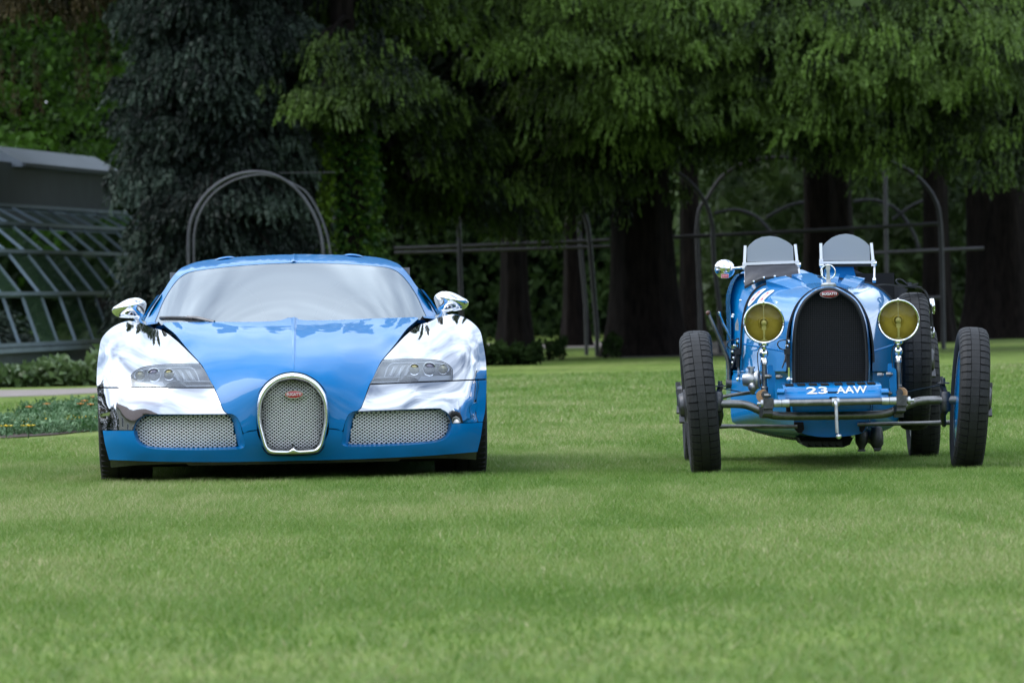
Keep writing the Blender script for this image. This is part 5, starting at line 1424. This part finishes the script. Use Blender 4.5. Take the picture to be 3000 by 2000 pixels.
def tree(name, label, x, y, h, r0, crown_fn, m_leaf, group=None, flare=.35, lean=(0, 0), seed=1, cat='tree'):
    root = empty(name, (x, y, 0)); tag(root, label, cat, group)
    tr_ = trunk_mb(0, 0, h, r0, r0 * .35, flare, lean=lean, seed=seed).build('trunk', M_bark, root, ang=70)
    cr = Leaves(); limb = MB(); crown_fn(cr, limb)
    if cr.V:
        for a in cr.V: a -= np.array([x, y, 0])
        c = cr.build('crown', m_leaf, root)
        if limb.v:
            limb.v = [(p[0] - x, p[1] - y, p[2]) for p in limb.v]; limb.build('limb', M_bark, root, fix=False)['kind'] = 'stuff'
    return root
W2 = lambda u, v, Y: np.array(U2(u, v, Y))

# --- boughs of the dark cedars, hung where the photograph shows their tips
tips = []
def rowt(n, u0, u1, v0, v1, Y0, Y1, tint, wdt=(.7, 1.2), nt=70, L=.33):  # lower and rear rows get darker tint: canopy shade painted into needles
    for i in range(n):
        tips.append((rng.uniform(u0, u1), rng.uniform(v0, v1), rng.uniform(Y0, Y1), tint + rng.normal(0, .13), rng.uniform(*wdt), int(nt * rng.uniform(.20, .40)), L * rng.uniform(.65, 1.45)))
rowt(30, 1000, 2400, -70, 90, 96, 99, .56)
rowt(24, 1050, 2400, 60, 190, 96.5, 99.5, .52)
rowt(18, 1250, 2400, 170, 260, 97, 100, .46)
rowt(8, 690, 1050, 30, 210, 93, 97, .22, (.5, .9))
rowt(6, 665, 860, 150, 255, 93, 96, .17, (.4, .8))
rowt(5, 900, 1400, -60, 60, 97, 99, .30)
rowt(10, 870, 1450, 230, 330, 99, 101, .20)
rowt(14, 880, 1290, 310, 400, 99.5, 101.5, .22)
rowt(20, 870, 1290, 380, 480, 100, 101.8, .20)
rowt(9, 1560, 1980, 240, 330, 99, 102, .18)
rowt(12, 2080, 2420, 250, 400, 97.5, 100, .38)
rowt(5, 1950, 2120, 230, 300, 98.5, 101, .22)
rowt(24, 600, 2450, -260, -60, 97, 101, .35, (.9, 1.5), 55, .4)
trunks = {'ivy': (818, 95.6), 'big': (1488, 103.0), 'mid': (1905, 106.0), 'right': (2300, 124.0)}
tx = {k: float(U2(u, 780, Y).x) for k, (u, Y) in trunks.items()}
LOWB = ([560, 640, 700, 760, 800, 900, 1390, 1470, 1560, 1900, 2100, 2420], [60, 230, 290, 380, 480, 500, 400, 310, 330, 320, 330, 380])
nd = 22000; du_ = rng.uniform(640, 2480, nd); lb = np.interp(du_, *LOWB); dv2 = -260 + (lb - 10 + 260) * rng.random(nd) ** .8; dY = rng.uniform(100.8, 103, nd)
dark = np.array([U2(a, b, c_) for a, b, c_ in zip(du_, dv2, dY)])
own = {k: [] for k in trunks}
for tp_ in tips:
    p_ = W2(tp_[0], tp_[1], tp_[2])
    k = min(trunks, key=lambda q: abs(tx[q] - p_[0]) + (1.2 if q == 'right' else 0) + (.6 if q == 'ivy' else 0)); own[k].append((p_, *tp_[3:]))
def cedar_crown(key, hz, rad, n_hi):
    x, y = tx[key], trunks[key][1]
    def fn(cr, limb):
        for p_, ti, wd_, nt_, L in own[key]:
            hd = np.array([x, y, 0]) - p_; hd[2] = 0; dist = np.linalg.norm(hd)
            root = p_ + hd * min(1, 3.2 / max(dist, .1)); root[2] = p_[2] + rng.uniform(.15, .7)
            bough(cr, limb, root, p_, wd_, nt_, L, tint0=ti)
        ks_ = list(trunks); near = np.argmin(np.abs(dark[:, :1] - np.array([tx[q] for q in ks_])[None]), 1); mine = dark[near == ks_.index(key)]
        if len(mine): cr.add(mine, rng.normal(size=mine.shape) * .6 + [0, -.2, -1], rng.uniform(.08, .24, len(mine)), np.clip(rng.normal(.03, .04, len(mine)), 0, 1), .4)  # near-black needles fill the gaps: shade between boughs put into their colour
        high_crown(cr, x, y - .5, 5.8, hz, rad, n_hi)
    return fn
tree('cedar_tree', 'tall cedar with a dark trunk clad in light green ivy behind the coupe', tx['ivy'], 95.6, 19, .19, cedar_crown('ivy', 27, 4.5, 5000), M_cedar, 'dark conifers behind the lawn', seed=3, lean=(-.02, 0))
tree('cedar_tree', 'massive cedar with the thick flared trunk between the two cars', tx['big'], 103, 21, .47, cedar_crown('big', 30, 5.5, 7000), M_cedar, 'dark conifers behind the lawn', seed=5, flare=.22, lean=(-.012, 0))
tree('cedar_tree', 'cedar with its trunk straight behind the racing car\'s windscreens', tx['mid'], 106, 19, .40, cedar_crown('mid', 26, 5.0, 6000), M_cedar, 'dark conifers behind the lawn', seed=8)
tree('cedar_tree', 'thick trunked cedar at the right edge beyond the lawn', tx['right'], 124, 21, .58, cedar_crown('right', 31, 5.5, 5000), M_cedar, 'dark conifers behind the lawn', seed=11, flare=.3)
# ivy on the left trunk
ivt = bpy.data.objects['cedar_tree']
iv = Leaves(); n = 5200
z = rng.uniform(0, 3.6, n); a = rng.uniform(np.pi * .85, 2.1 * np.pi, n); r_ = .22 + .14 * np.exp(-z / 1.2) + np.abs(rng.normal(0, .08, n)) + .10 * vnoise(a * 3, z * 2.2, 5)
x0 = -.02 * z
iv.add(np.c_[x0 + r_ * np.cos(a), r_ * np.sin(a), z], np.c_[np.cos(a), np.sin(a), -.8 + 0 * a] + rng.normal(size=(n, 3)) * .4, rng.uniform(.035, .07, n), np.clip(.12 + .62 * (np.cos(a) < -.55) + rng.normal(0, .16, n), 0, 1), .6)  # left side tinted brighter: its lit edge painted into the leaves
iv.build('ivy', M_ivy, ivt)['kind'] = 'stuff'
# slender and distant trunks under the canopy, each with a high crown
def plain_crown(x, y, z0, z1, rad, n): return lambda cr, limb: high_crown(cr, x, y, z0, z1, rad, n)
far = [(1185, 122, .24, 'cedar trunk speckled with ivy in the shade just right of the coupe'), (1322, 128, .20, 'grey brown trunk in the shade left of the massive cedar'),
       (2155, 118, .22, 'slender dark trunk between the spare wheel and the right edge'), (1590, 116, .17, 'dark trunk close to the right of the massive cedar')]
for i, (u, Y, r_, lab) in enumerate(far):
    x = float(U2(u, 780, Y).x)
    tree('conifer', lab, x, Y, 17, r_, plain_crown(x, Y, 5.0 if Y > 120 else 5.5, 26, 5.6, 5600), M_wood_l, 'trunks in the shade of the wood', seed=20 + i, flare=.15)
# trees outside the frame that close the wood on both sides and overhead
# dark cypress on the left
cx_, cyY = float(U2(503, 780, 95).x), 95.0
def cypress(cr, limb):
    for b_i in range(165):
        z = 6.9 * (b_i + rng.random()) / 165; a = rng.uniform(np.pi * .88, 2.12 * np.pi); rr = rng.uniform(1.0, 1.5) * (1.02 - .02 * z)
        lit = .16 + rng.normal(0, .12) + .30 * (np.cos(a) < -.6)  # left-facing boughs lighter: the lit side is put into the tint
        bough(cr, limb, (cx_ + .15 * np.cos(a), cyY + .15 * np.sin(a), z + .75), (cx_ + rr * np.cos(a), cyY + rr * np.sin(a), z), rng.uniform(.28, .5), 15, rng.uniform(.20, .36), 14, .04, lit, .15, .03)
    # looser dark boughs spreading behind it to the right
    k = 2600; z = rng.uniform(0, 6.6, k); u = rng.uniform(600, 735, k); nz = vnoise(u * .022, z * 1.4, 33)
    q = np.array([U2(uu_, 700, yy) for uu_, yy in zip(u, rng.uniform(96, 98, k))]); q[:, 2] = z + .2
    cr.fingers(q, np.tile([.25, -.3, -1.0], (k, 1)) + rng.normal(size=(k, 3)) * .35, rng.uniform(.25, .6, k), 13, .026, -.1 + .5 * nz)
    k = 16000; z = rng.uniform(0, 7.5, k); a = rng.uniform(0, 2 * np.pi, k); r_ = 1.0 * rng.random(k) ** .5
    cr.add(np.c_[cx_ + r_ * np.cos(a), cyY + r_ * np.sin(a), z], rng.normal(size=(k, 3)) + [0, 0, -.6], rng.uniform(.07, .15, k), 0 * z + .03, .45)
    high_crown(cr, cx_, cyY, 6.5, 17, 2.0, 5000, .2, .3)
tree('cypress_tree', 'dark blue green cypress reaching the ground beside the greenhouse', cx_, cyY, 14, .25, cypress, M_cypress, seed=31)
# leafy tree above the greenhouse
lx, lY = float(U2(80, 780, 118).x), 118.0
def leafy(cr, limb):
    for i in range(150):
        c = W2(rng.uniform(-160, 330), rng.uniform(-160, 400), rng.uniform(113, 118)); k = 60; rr = rng.uniform(.22, .5)
        p_ = c + rng.normal(size=(k, 3)) * [rr, rr * .8, rr * .38]
        cr.add(p_, rng.normal(size=(k, 3)) * .7 + [0, -.3, -.4], rng.uniform(.06, .12, k), np.clip(.25 + .5 * rng.random() + rng.normal(0, .12, k), 0, 1), .6)
    high_crown(cr, lx, lY, 6.6, 29, 6.5, 12000, .22, .4)
    for i in range(7):
        limb.tube([(lx, lY, 1.5 + i * .5), (lx + rng.uniform(-1.5, 1.5), lY - 2.0, 3 + i * .5)], [.09, .03], 6)
tree('leafy_tree', 'bright green broadleaf tree rising behind the greenhouse roof', lx, lY, 13, .35, leafy, M_leafy, seed=41)
# brownish hanging catkins at the top left
bx, bY = float(U2(-160, 780, 99).x), 99.0
def catkin(cr, limb):
    for i in range(26):
        u = rng.uniform(-120, 230) if i < 18 else rng.uniform(430, 620); v = rng.uniform(-120, 20) if i < 18 else rng.uniform(-90, -20)
        tip = W2(u, v, rng.uniform(96.5, 98.5)); root = tip + np.array([-1.2, 1.5, rng.uniform(.4, 1.0)])
        bough(cr, limb, root, tip, .35, 11, .34, 14, .038, .4, tw=.03)
    for i in range(9):
        u, v = rng.uniform(0, 300), rng.uniform(60, 130); q = W2(u, v, 97.5)[None]
        cr.twigs(np.repeat(q, 3, 0) + rng.normal(size=(3, 3)) * .03, np.tile([.05, 0, -1.0], (3, 1)) + rng.normal(size=(3, 3)) * .08, .75, 40, .02, .035, .45)
    high_crown(cr, bx, bY, 7.4, 25, 5.5, 9000, .2, .4)
tree('weeping_tree', 'tree with brownish catkins hanging in at the top left corner', bx, bY, 14, .3, catkin, M_brownleaf, seed=51)

# --- wood behind, and lit undergrowth seen through the pergola
wd = Leaves()
n = 100000; x = rng.uniform(-36, 40, n); z = 16 * rng.random(n) ** 1.2
wd.add(np.c_[x, rng.uniform(166, 172, n), z], rng.normal(size=(n, 3)) + [0, 0, -.5], rng.uniform(.3, .75, n), np.clip(rng.normal(.05, .05, n), 0, 1), .6)
n = 60000; x = rng.uniform(-26, 30, n); y = rng.uniform(146, 165, n); hmax = 11 + 5 * vnoise(x * .25, y * .2, 9)
z = rng.random(n) ** 1.3 * hmax
wd.add(np.c_[x, y, z], rng.normal(size=(n, 3)) + [0, -.4, -.5], rng.uniform(.09, .2, n), np.clip(.2 + .5 * vnoise(x * .9, z * .9, 4) + rng.normal(0, .1, n), 0, 1), .55)
# woods standing round the rest of the garden
for (th0, th1, rr0, rr1, hh, k) in ((.62, 1.35, 95, 125, 14, 9000), (math.pi - 1.35, math.pi - .62, 95, 125, 14, 9000)):
    pass
def ring(th0, th1, r0, r1, hh, k, seed):
    th = rng.uniform(th0, th1, k); rr = rng.uniform(r0, r1, k); x = rr * np.sin(th); y = 34 + rr * np.cos(th)
    hm = hh * (.45 + .75 * vnoise(th * 16, 0 * th + 3.3, seed)) ; z = hm * rng.random(k) ** .8
    wd.add(np.c_[x, y, z], rng.normal(size=(k, 3)) + [0, 0, -.4], rng.uniform(.3, .8, k), np.clip(.3 + rng.normal(0, .2, k), 0, 1), .55)
ring(.45, 1.6, 62, 75, 17, 26000, 21); ring(-1.6, -.42, 62, 75, 17, 26000, 22); ring(1.6, 2 * math.pi - 1.6, 85, 100, 13, 45000, 23)
wdo = wd.build('woodland', M_wood_l); wdo['kind'] = 'stuff'
sh = Leaves(); n = 15000
u = rng.uniform(1560, 2420, n); Yv = rng.uniform(131, 138, n)
hm = 4.4 + 1.2 * vnoise(u * .012, u * 0, 8); z = hm * rng.random(n)
pts = np.array([U2(a, 700, b) for a, b in zip(u, Yv)]); pts[:, 2] = z
nn = vnoise(pts[:, 0] * 1.4, z * 1.6, 12)
sh.add(pts, rng.normal(size=(n, 3)) + [0, -.3, -.4], rng.uniform(.10, .22, n), np.clip(.1 + .8 * nn + rng.normal(0, .12, n), 0, 1), .6)
so = sh.build('undergrowth', M_litwood); so['kind'] = 'stuff'
# low shrubs by the lawn edge
def shrub(name, label, cat, u0, u1, vtop, vbot, Y, n, m_, leaf, group=None, depth=1.0, rise=0.0):
    a, b = U2(u0, vbot, Y), U2(u1, vbot, Y); L_ = Leaves(); t_ = rng.random(n)
    hmax = (vbot - vtop) * Y / 15680 * (.55 + .6 * vnoise(t_ * (u1 - u0) * .05, t_ * 0, int(u0) + 3))
    hmax = hmax * (1 - rise + rise * t_); z = hmax * rng.random(n) ** .7; x = a.x + (b.x - a.x) * t_
    y = Y + rng.uniform(-depth / 2, depth / 2, n)
    nn = vnoise(x * 5, z * 6, 6)
    root = empty(name, ((a.x + b.x) / 2, Y, 0)); tag(root, label, cat, group)
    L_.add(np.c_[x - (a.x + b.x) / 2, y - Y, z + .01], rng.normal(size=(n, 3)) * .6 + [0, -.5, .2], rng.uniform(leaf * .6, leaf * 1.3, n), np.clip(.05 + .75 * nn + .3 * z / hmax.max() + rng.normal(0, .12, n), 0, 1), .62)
    L_.build('foliage', m_, root)
    g = MB()
    for i in range(int(4 + (u1 - u0) / 30)):
        xx = rng.uniform(a.x, b.x) - (a.x + b.x) / 2; g.tube([(xx, 0, 0), (xx + rng.uniform(-.1, .1), 0, .2)], .012, 5)
    g.build('stem', M_bark, root)['kind'] = 'stuff'
    return root
shrub('laurel_hedge', 'low green laurel hedge in front of the greenhouse wall', 'hedge', -60, 420, 776, 885, 79, 5200, M_hedge, .075, depth=1.4, rise=.75)
shrub('dark_shrub', 'low dark shrub at the lawn edge right of the coupe', 'shrub', 1090, 1245, 792, 842, 93, 1500, M_wood_l, .07)
shrub('thin_shrub', 'sparse twiggy shrub left of the massive cedar', 'shrub', 1255, 1300, 770, 832, 99, 240, M_wood_l, .06)
shrub('thin_shrub', 'sparse twiggy shrub touching the massive cedar\'s foot', 'shrub', 1385, 1425, 770, 826, 100.5, 220, M_wood_l, .06)

# ================================================================== flower bed
M_silver = leaf_mat('silver_leaves', (.022, .080, .015), (.21, .33, .18), .15)
M_fgreen = leaf_mat('flower_greens', (.03, .08, .02), (.10, .20, .05), .3)
M_yel = mat('yellow_petals', (.75, .52, .02), .6)
M_ora = mat('orange_petals', (.75, .34, .08), .6)
L_ = Leaves()
def bed_pts(n, u0, u1, vf, vb):
    u = rng.uniform(u0, u1, n); t_ = rng.random(n); out = []
    for a, b in zip(u, t_):
        sh_ = -.065 * a; v = (vf + (vb - vf) * b) + sh_ * .9
        out.append(tuple(G2(a, v)))
    return np.array(out)
pts = bed_pts(420, -40, 300, 1004, 985); 
def clumps(pts, h, k, leaf, t0, m0):
    n = len(pts); c = np.repeat(pts, k, 0); u_ = rng.random(n * k)
    c = c + np.c_[rng.normal(0, .05, n * k), rng.normal(0, .05, n * k), h * u_ * np.repeat(rng.uniform(.5, 1.2, n), k)]
    L_.add(c, rng.normal(size=(n * k, 3)) * .8 + [0, 0, .35], rng.uniform(leaf * .6, leaf * 1.4, n * k), np.clip(np.repeat(t0 + rng.normal(0, .2, n), k) + rng.normal(0, .2, n * k), 0, 1), .42)
clumps(pts, .105, 40, .022, .45, 0)
clumps(bed_pts(300, 50, 320, 985, 958), .10, 34, .024, .18, 0)
clumps(bed_pts(150, 70, 320, 968, 954), .11, 30, .026, .34, 0)
lo_ = L_.build('bedding_plants', M_silver); lo_['kind'] = 'stuff'
def flower(px, py, h, m_, label, grp, r_=.046):
    b = Ug(px, py); root = empty('flower', (b.x, b.y, 0)); tag(root, label, 'flower', grp)
    MB().tube([(0, 0, 0), (.004, 0, h * .5), (0, 0, h)], .004, 5).build('stem', M_fgreen, root)
    g = MB()
    for i in range(9):
        a = 2 * math.pi * i / 9; rr = Matrix.Rotation(a, 3, 'Z')
        g.add([(0, 0, h) + (rr @ Vector(q)) if False else Vector((0, 0, h)) + rr @ Vector(q) for q in ((0, -.006, 0), (r_, -.012, .010), (r_ * 1.15, 0, .004), (r_, .012, .010), (0, .006, .004))], [(0, 1, 2), (0, 2, 4), (2, 3, 4)])
    g.sphere((0, 0, h + .006), .012, 6, (1, 1, .6))
    g.build('blossom', m_, root, smooth=False)
gy_ = 'yellow flowers along the front of the bed'; go_ = 'orange flowers at the back of the bed'
for (u, v) in ((48,1280),(52,1276),(80,1276),(84,1270),(88,1284),(92,1283),(97,1281),(113,1281),(122,1277),(128,1272),(133,1274),(155,1275),(192,1270),(198,1266),(201,1276),(222,1270),(228,1272),(252,1268),(260,1262),(266,1270),(282,1264),(83,1296),(18,1297)):
    flower(u, v - 48 + 36, .085, M_yel, 'small yellow flower among silver leaves at the front of the bed', gy_)
for (u, v) in ((237,1208),(249,1198),(275,1185),(266,1210),(138,1208),(86,1218)):
    flower(u, v - 22 + 42, .12, M_ora, 'small orange flower among the taller plants at the back of the bed', go_, .026)

# ================================================================== greenhouse
M_ghm = mat('greenhouse_paint', (.19, .235, .275), .45, .2, var=.15, vscale=2)
M_ghd = mat('greenhouse_dark', (.030, .042, .050), .6, var=.2, vscale=2)
M_ghroof = mat('zinc_cap', (.21, .24, .28), .4, .3, var=.1, vscale=2)
M_pane = thin_glass('greenhouse_glass', (.80, .88, .84), 1.25, .02, (.07, .13, .075), .38)  # green haze: foliage reflected in and seen through the panes, painted as colour
s0 = U(0, 1014, 89.0); s1 = U(300, 994, 97.0)
ax_ = (s1 - s0); ax_.z = 0; gl_len = ax_.length; ax_.normalize()
gh = empty('greenhouse', (s0.x, s0.y, 0)); tag(gh, 'old greenhouse with a steep glazed roof of slanting bars on the left', 'greenhouse')
side = Vector((-ax_.y, ax_.x, 0))           # away from the glazed slope
if side.x > 0: side = -side
prof_g = [(0, .42), (.23, 1.10), (.68, 1.69), (1.15, 2.10), (1.69, 2.40)]     # distance in, height
def GH(t, i, off=0.0):
    d, z = prof_g[i]; return ax_ * t + side * d + Vector((0, 0, z)) + Vector((-side.x * off, -side.y * off, off * .5))
t_lo, t_hi, st_ = -4 * 1.46, -4 * 1.46 + 18 * 1.46, 1.46
nb = int((t_hi - t_lo) / st_)
for i in range(nb + 1):
    t_ = t_lo + i * st_
    for k in range(4):
        MB().bar(GH(t_, k, .008), GH(t_, k + 1, .008), .024, .022, tuple(side)).build('glazing_bar', M_ghm, gh)
    if i < nb:
        for k in range(4):
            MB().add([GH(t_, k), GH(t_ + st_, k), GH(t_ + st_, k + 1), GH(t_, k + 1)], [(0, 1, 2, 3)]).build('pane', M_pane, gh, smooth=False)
for k in range(5):
    MB().bar(GH(t_lo, k, .02), GH(t_hi, k, .02), .07, .05).build('rail', M_ghm if k not in (2,) else M_ghm, gh)
e0, e1 = ax_ * t_lo, ax_ * t_hi
MB().grid([[e0 + Vector((0, 0, 0)), e1], [e0 + Vector((0, 0, .36)), e1 + Vector((0, 0, .36))]]).build('base_wall', M_ghd, gh, smooth=False)
MB().bar(e0 + Vector((0, 0, .36)) - side * .03, e1 + Vector((0, 0, .36)) - side * .03, .10, .06).build('sill', M_ghm, gh)
c1 = ax_ * 19.4
MB().bar(e0 + side * 1.80 + Vector((0, 0, 2.74)), c1 + side * 1.80 + Vector((0, 0, 2.74)), .16, .62).build('clerestory', M_ghd, gh)
a_, b_ = ax_ * 10.6, ax_ * 19.6
MB().prism([a_ + side * q + Vector((0, 0, h)) for q, h in ((1.52, 3.02), (2.0, 3.30), (2.6, 3.02), (2.6, 2.98), (1.52, 2.98))], b_ - a_).build('roof_cap', M_ghroof, gh, smooth=False)
MB().bar(a_ + side * 1.54 + Vector((0, 0, 3.01)), b_ + side * 1.54 + Vector((0, 0, 3.01)), .05, .06).build('gutter', M_ghd, gh)
MB().grid([[e0 + side * 3.4, e1 + side * 3.4], [e0 + side * 3.4 + Vector((0, 0, 2.5)), e1 + side * 3.4 + Vector((0, 0, 2.5))]]).build('rear_wall', M_ghd, gh, smooth=False)
pl_ = Leaves(); n = 12000
tt = rng.uniform(t_lo, t_hi, n); dd = rng.uniform(.5, 3.1, n); zz_ = rng.random(n) * (.7 + np.clip(dd, 0, 1.6) * .95)
pl_.add(np.array([tuple(ax_ * a + side * b) for a, b in zip(tt, dd)]) + np.c_[0 * tt, 0 * tt, zz_], rng.normal(size=(n, 3)) + [0, 0, .3], rng.uniform(.08, .2, n), np.clip(.3 + rng.normal(0, .25, n), 0, 1), .5)
pl_.build('indoor_plants', M_litwood, gh)['kind'] = 'stuff'

# ================================================================== iron pergola
M_iron = mat('lit_iron', (.075, .075, .085), .5, .3, var=.25, vscale=3)  # hoops lighter than the pergola: the light on them is in the colour
M_iron2 = mat('dark_iron', (.04, .04, .046), .55, .2, var=.3, vscale=3)
def iron(g, pts, Y, r_, n=6, ground_ends=()):
    c = catmull([U2(*p, Y) for p in pts], 5) if len(pts) > 2 else [U2(*p, Y) for p in pts]
    if 0 in ground_ends: c = [Vector((c[0].x, c[0].y, 0))] + c
    if 1 in ground_ends: c = c + [Vector((c[-1].x, c[-1].y, 0))]
    g.tube(c, r_, n)
root = empty('garden_arch', (float(U2(590, 700, 90).x), 90, 0)); tag(root, 'tall round topped iron arch standing behind the coupe\'s roof', 'arch')
def part_iron(root, name, pts, Y, r_, ge=()):
    g = MB(); iron(g, pts, Y, r_, 8, ge); o = root.location; g.v = [(p[0] - o.x, p[1] - o.y, p[2]) for p in g.v]; return g.build(name, M_iron if root.name == 'garden_arch' and name == 'hoop' else M_iron2, root)
part_iron(root, 'hoop', [(432,575),(434,530),(446,487),(472,447),(508,417),(548,400),(590,394.5),(630,402),(668,424),(700,458),(725,502),(738,545),(743,590)], 90, .020, (0, 1))
part_iron(root, 'hoop', [(445,575),(447,532),(459,490),(484,451),(520,423),(556,408),(600,401),(640,409),(676,424),(706,445),(735,494),(752,545),(760,592)], 91.0, .014, (0, 1))
part_iron(root, 'wire', [(640,397.5),(770,396)], 92, .005)
root = empty('pergola', (float(U2(1400, 700, 105).x), 105, 0)); tag(root, 'dark iron pergola of posts, rails and curved arches under the cedars', 'pergola')
for pts, Y, r_ in (([(905,571),(1055,566),(1400,552)],105,.028), ([(905,581),(1055,577),(1400,566)],106,.024), ([(1540,545),(1860,530),(2165,513)],105,.029), ([(1980,582),(2260,570)],112,.030), ([(2000,690),(2165,683)],108,.03), ([(750,578),(800,576)],100,.03)):
    part_iron(root, 'rail', pts, Y, r_)
for pts, Y, r_ in (([(1048,490),(1055,540),(1056,600),(1058,660)],104.5,.036), ([(1337,478),(1350,520),(1358,600),(1371,760)],104.5,.036), ([(1328,490),(1332,560),(1345,700)],107,.03), ([(1637,520),(1640,600),(1652,700)],104.5,.036), ([(1600,530),(1603,600),(1607,700)],107,.03), ([(2160,520),(2163,600),(2166,740)],104.5,.036), ([(2033,370),(2036,600),(2038,700)],112,.034), ([(1903,500),(1905,600),(1906,700)],108,.03), ([(752,600),(756,545),(770,500),(792,466)],99,.026)):
    part_iron(root, 'post', pts, Y, r_, (0,) if pts[0][1] == 600 else (1,))
for pts, Y, r_ in (([(1048,490),(1035,465),(1010,430),(960,395),(930,380)],104.5,.033), ([(1055,520),(1062,495),(1080,455),(1120,415)],105.5,.03), ([(1337,478),(1320,455),(1290,425),(1250,400)],104.5,.033), ([(1637,520),(1622,470),(1590,425),(1540,388),(1480,365)],104.5,.033), ([(1600,530),(1607,480),(1625,455),(1660,405),(1720,372),(1790,362),(1850,372)],107,.03), ([(2160,520),(2152,470),(2125,425),(2080,388),(2020,368),(1960,372)],104.5,.033), ([(1905,520),(1900,485),(1885,465)],108,.028), ([(1760,500),(1820,470),(1900,458)],125,.03), ([(1960,463),(2010,460),(2060,482),(2095,530),(2110,570)],125,.03), ([(2170,445),(2100,470),(2050,505)],125,.03), ([(1780,545),(1740,500),(1690,482),(1640,490)],125,.03)):
    part_iron(root, 'arch', pts, Y, r_)

# ================================================================== house on the left, outside the frame but mirrored in the coupe
M_wall = mat('house_render', (.36, .33, .30), .85, var=.1, vscale=1)
M_tile = mat('house_tiles', (.12, .085, .075), .8, var=.2, vscale=3)
vil = empty('house', (-27, 24, 0)); tag(vil, 'pale two storey house with a tiled roof left of the lawn, mirrored in the coupe', 'house')
MB().box((0, 0, 3.2), (8, 22, 6.4)).build('wall', M_wall, vil, smooth=False)
MB().grid([[Vector((4.6, y, 6.3)) for y in (-11.6, 11.6)], [Vector((0, y, 9.6)) for y in (-11.6, 11.6)], [Vector((-4.6, y, 6.3)) for y in (-11.6, 11.6)]]).build('roof', M_tile, vil, smooth=False)
for y in (-8, -4, 0, 4, 8):
    for z in (1.7, 4.6):
        f = MB().box((4.02, y, z), (.1, 1.3, 1.9)).build('window', M_white, vil, smooth=False)
        MB().box((4.06, y, z), (.1, 1.1, 1.7)).build('pane', M_dglass, f, smooth=False)
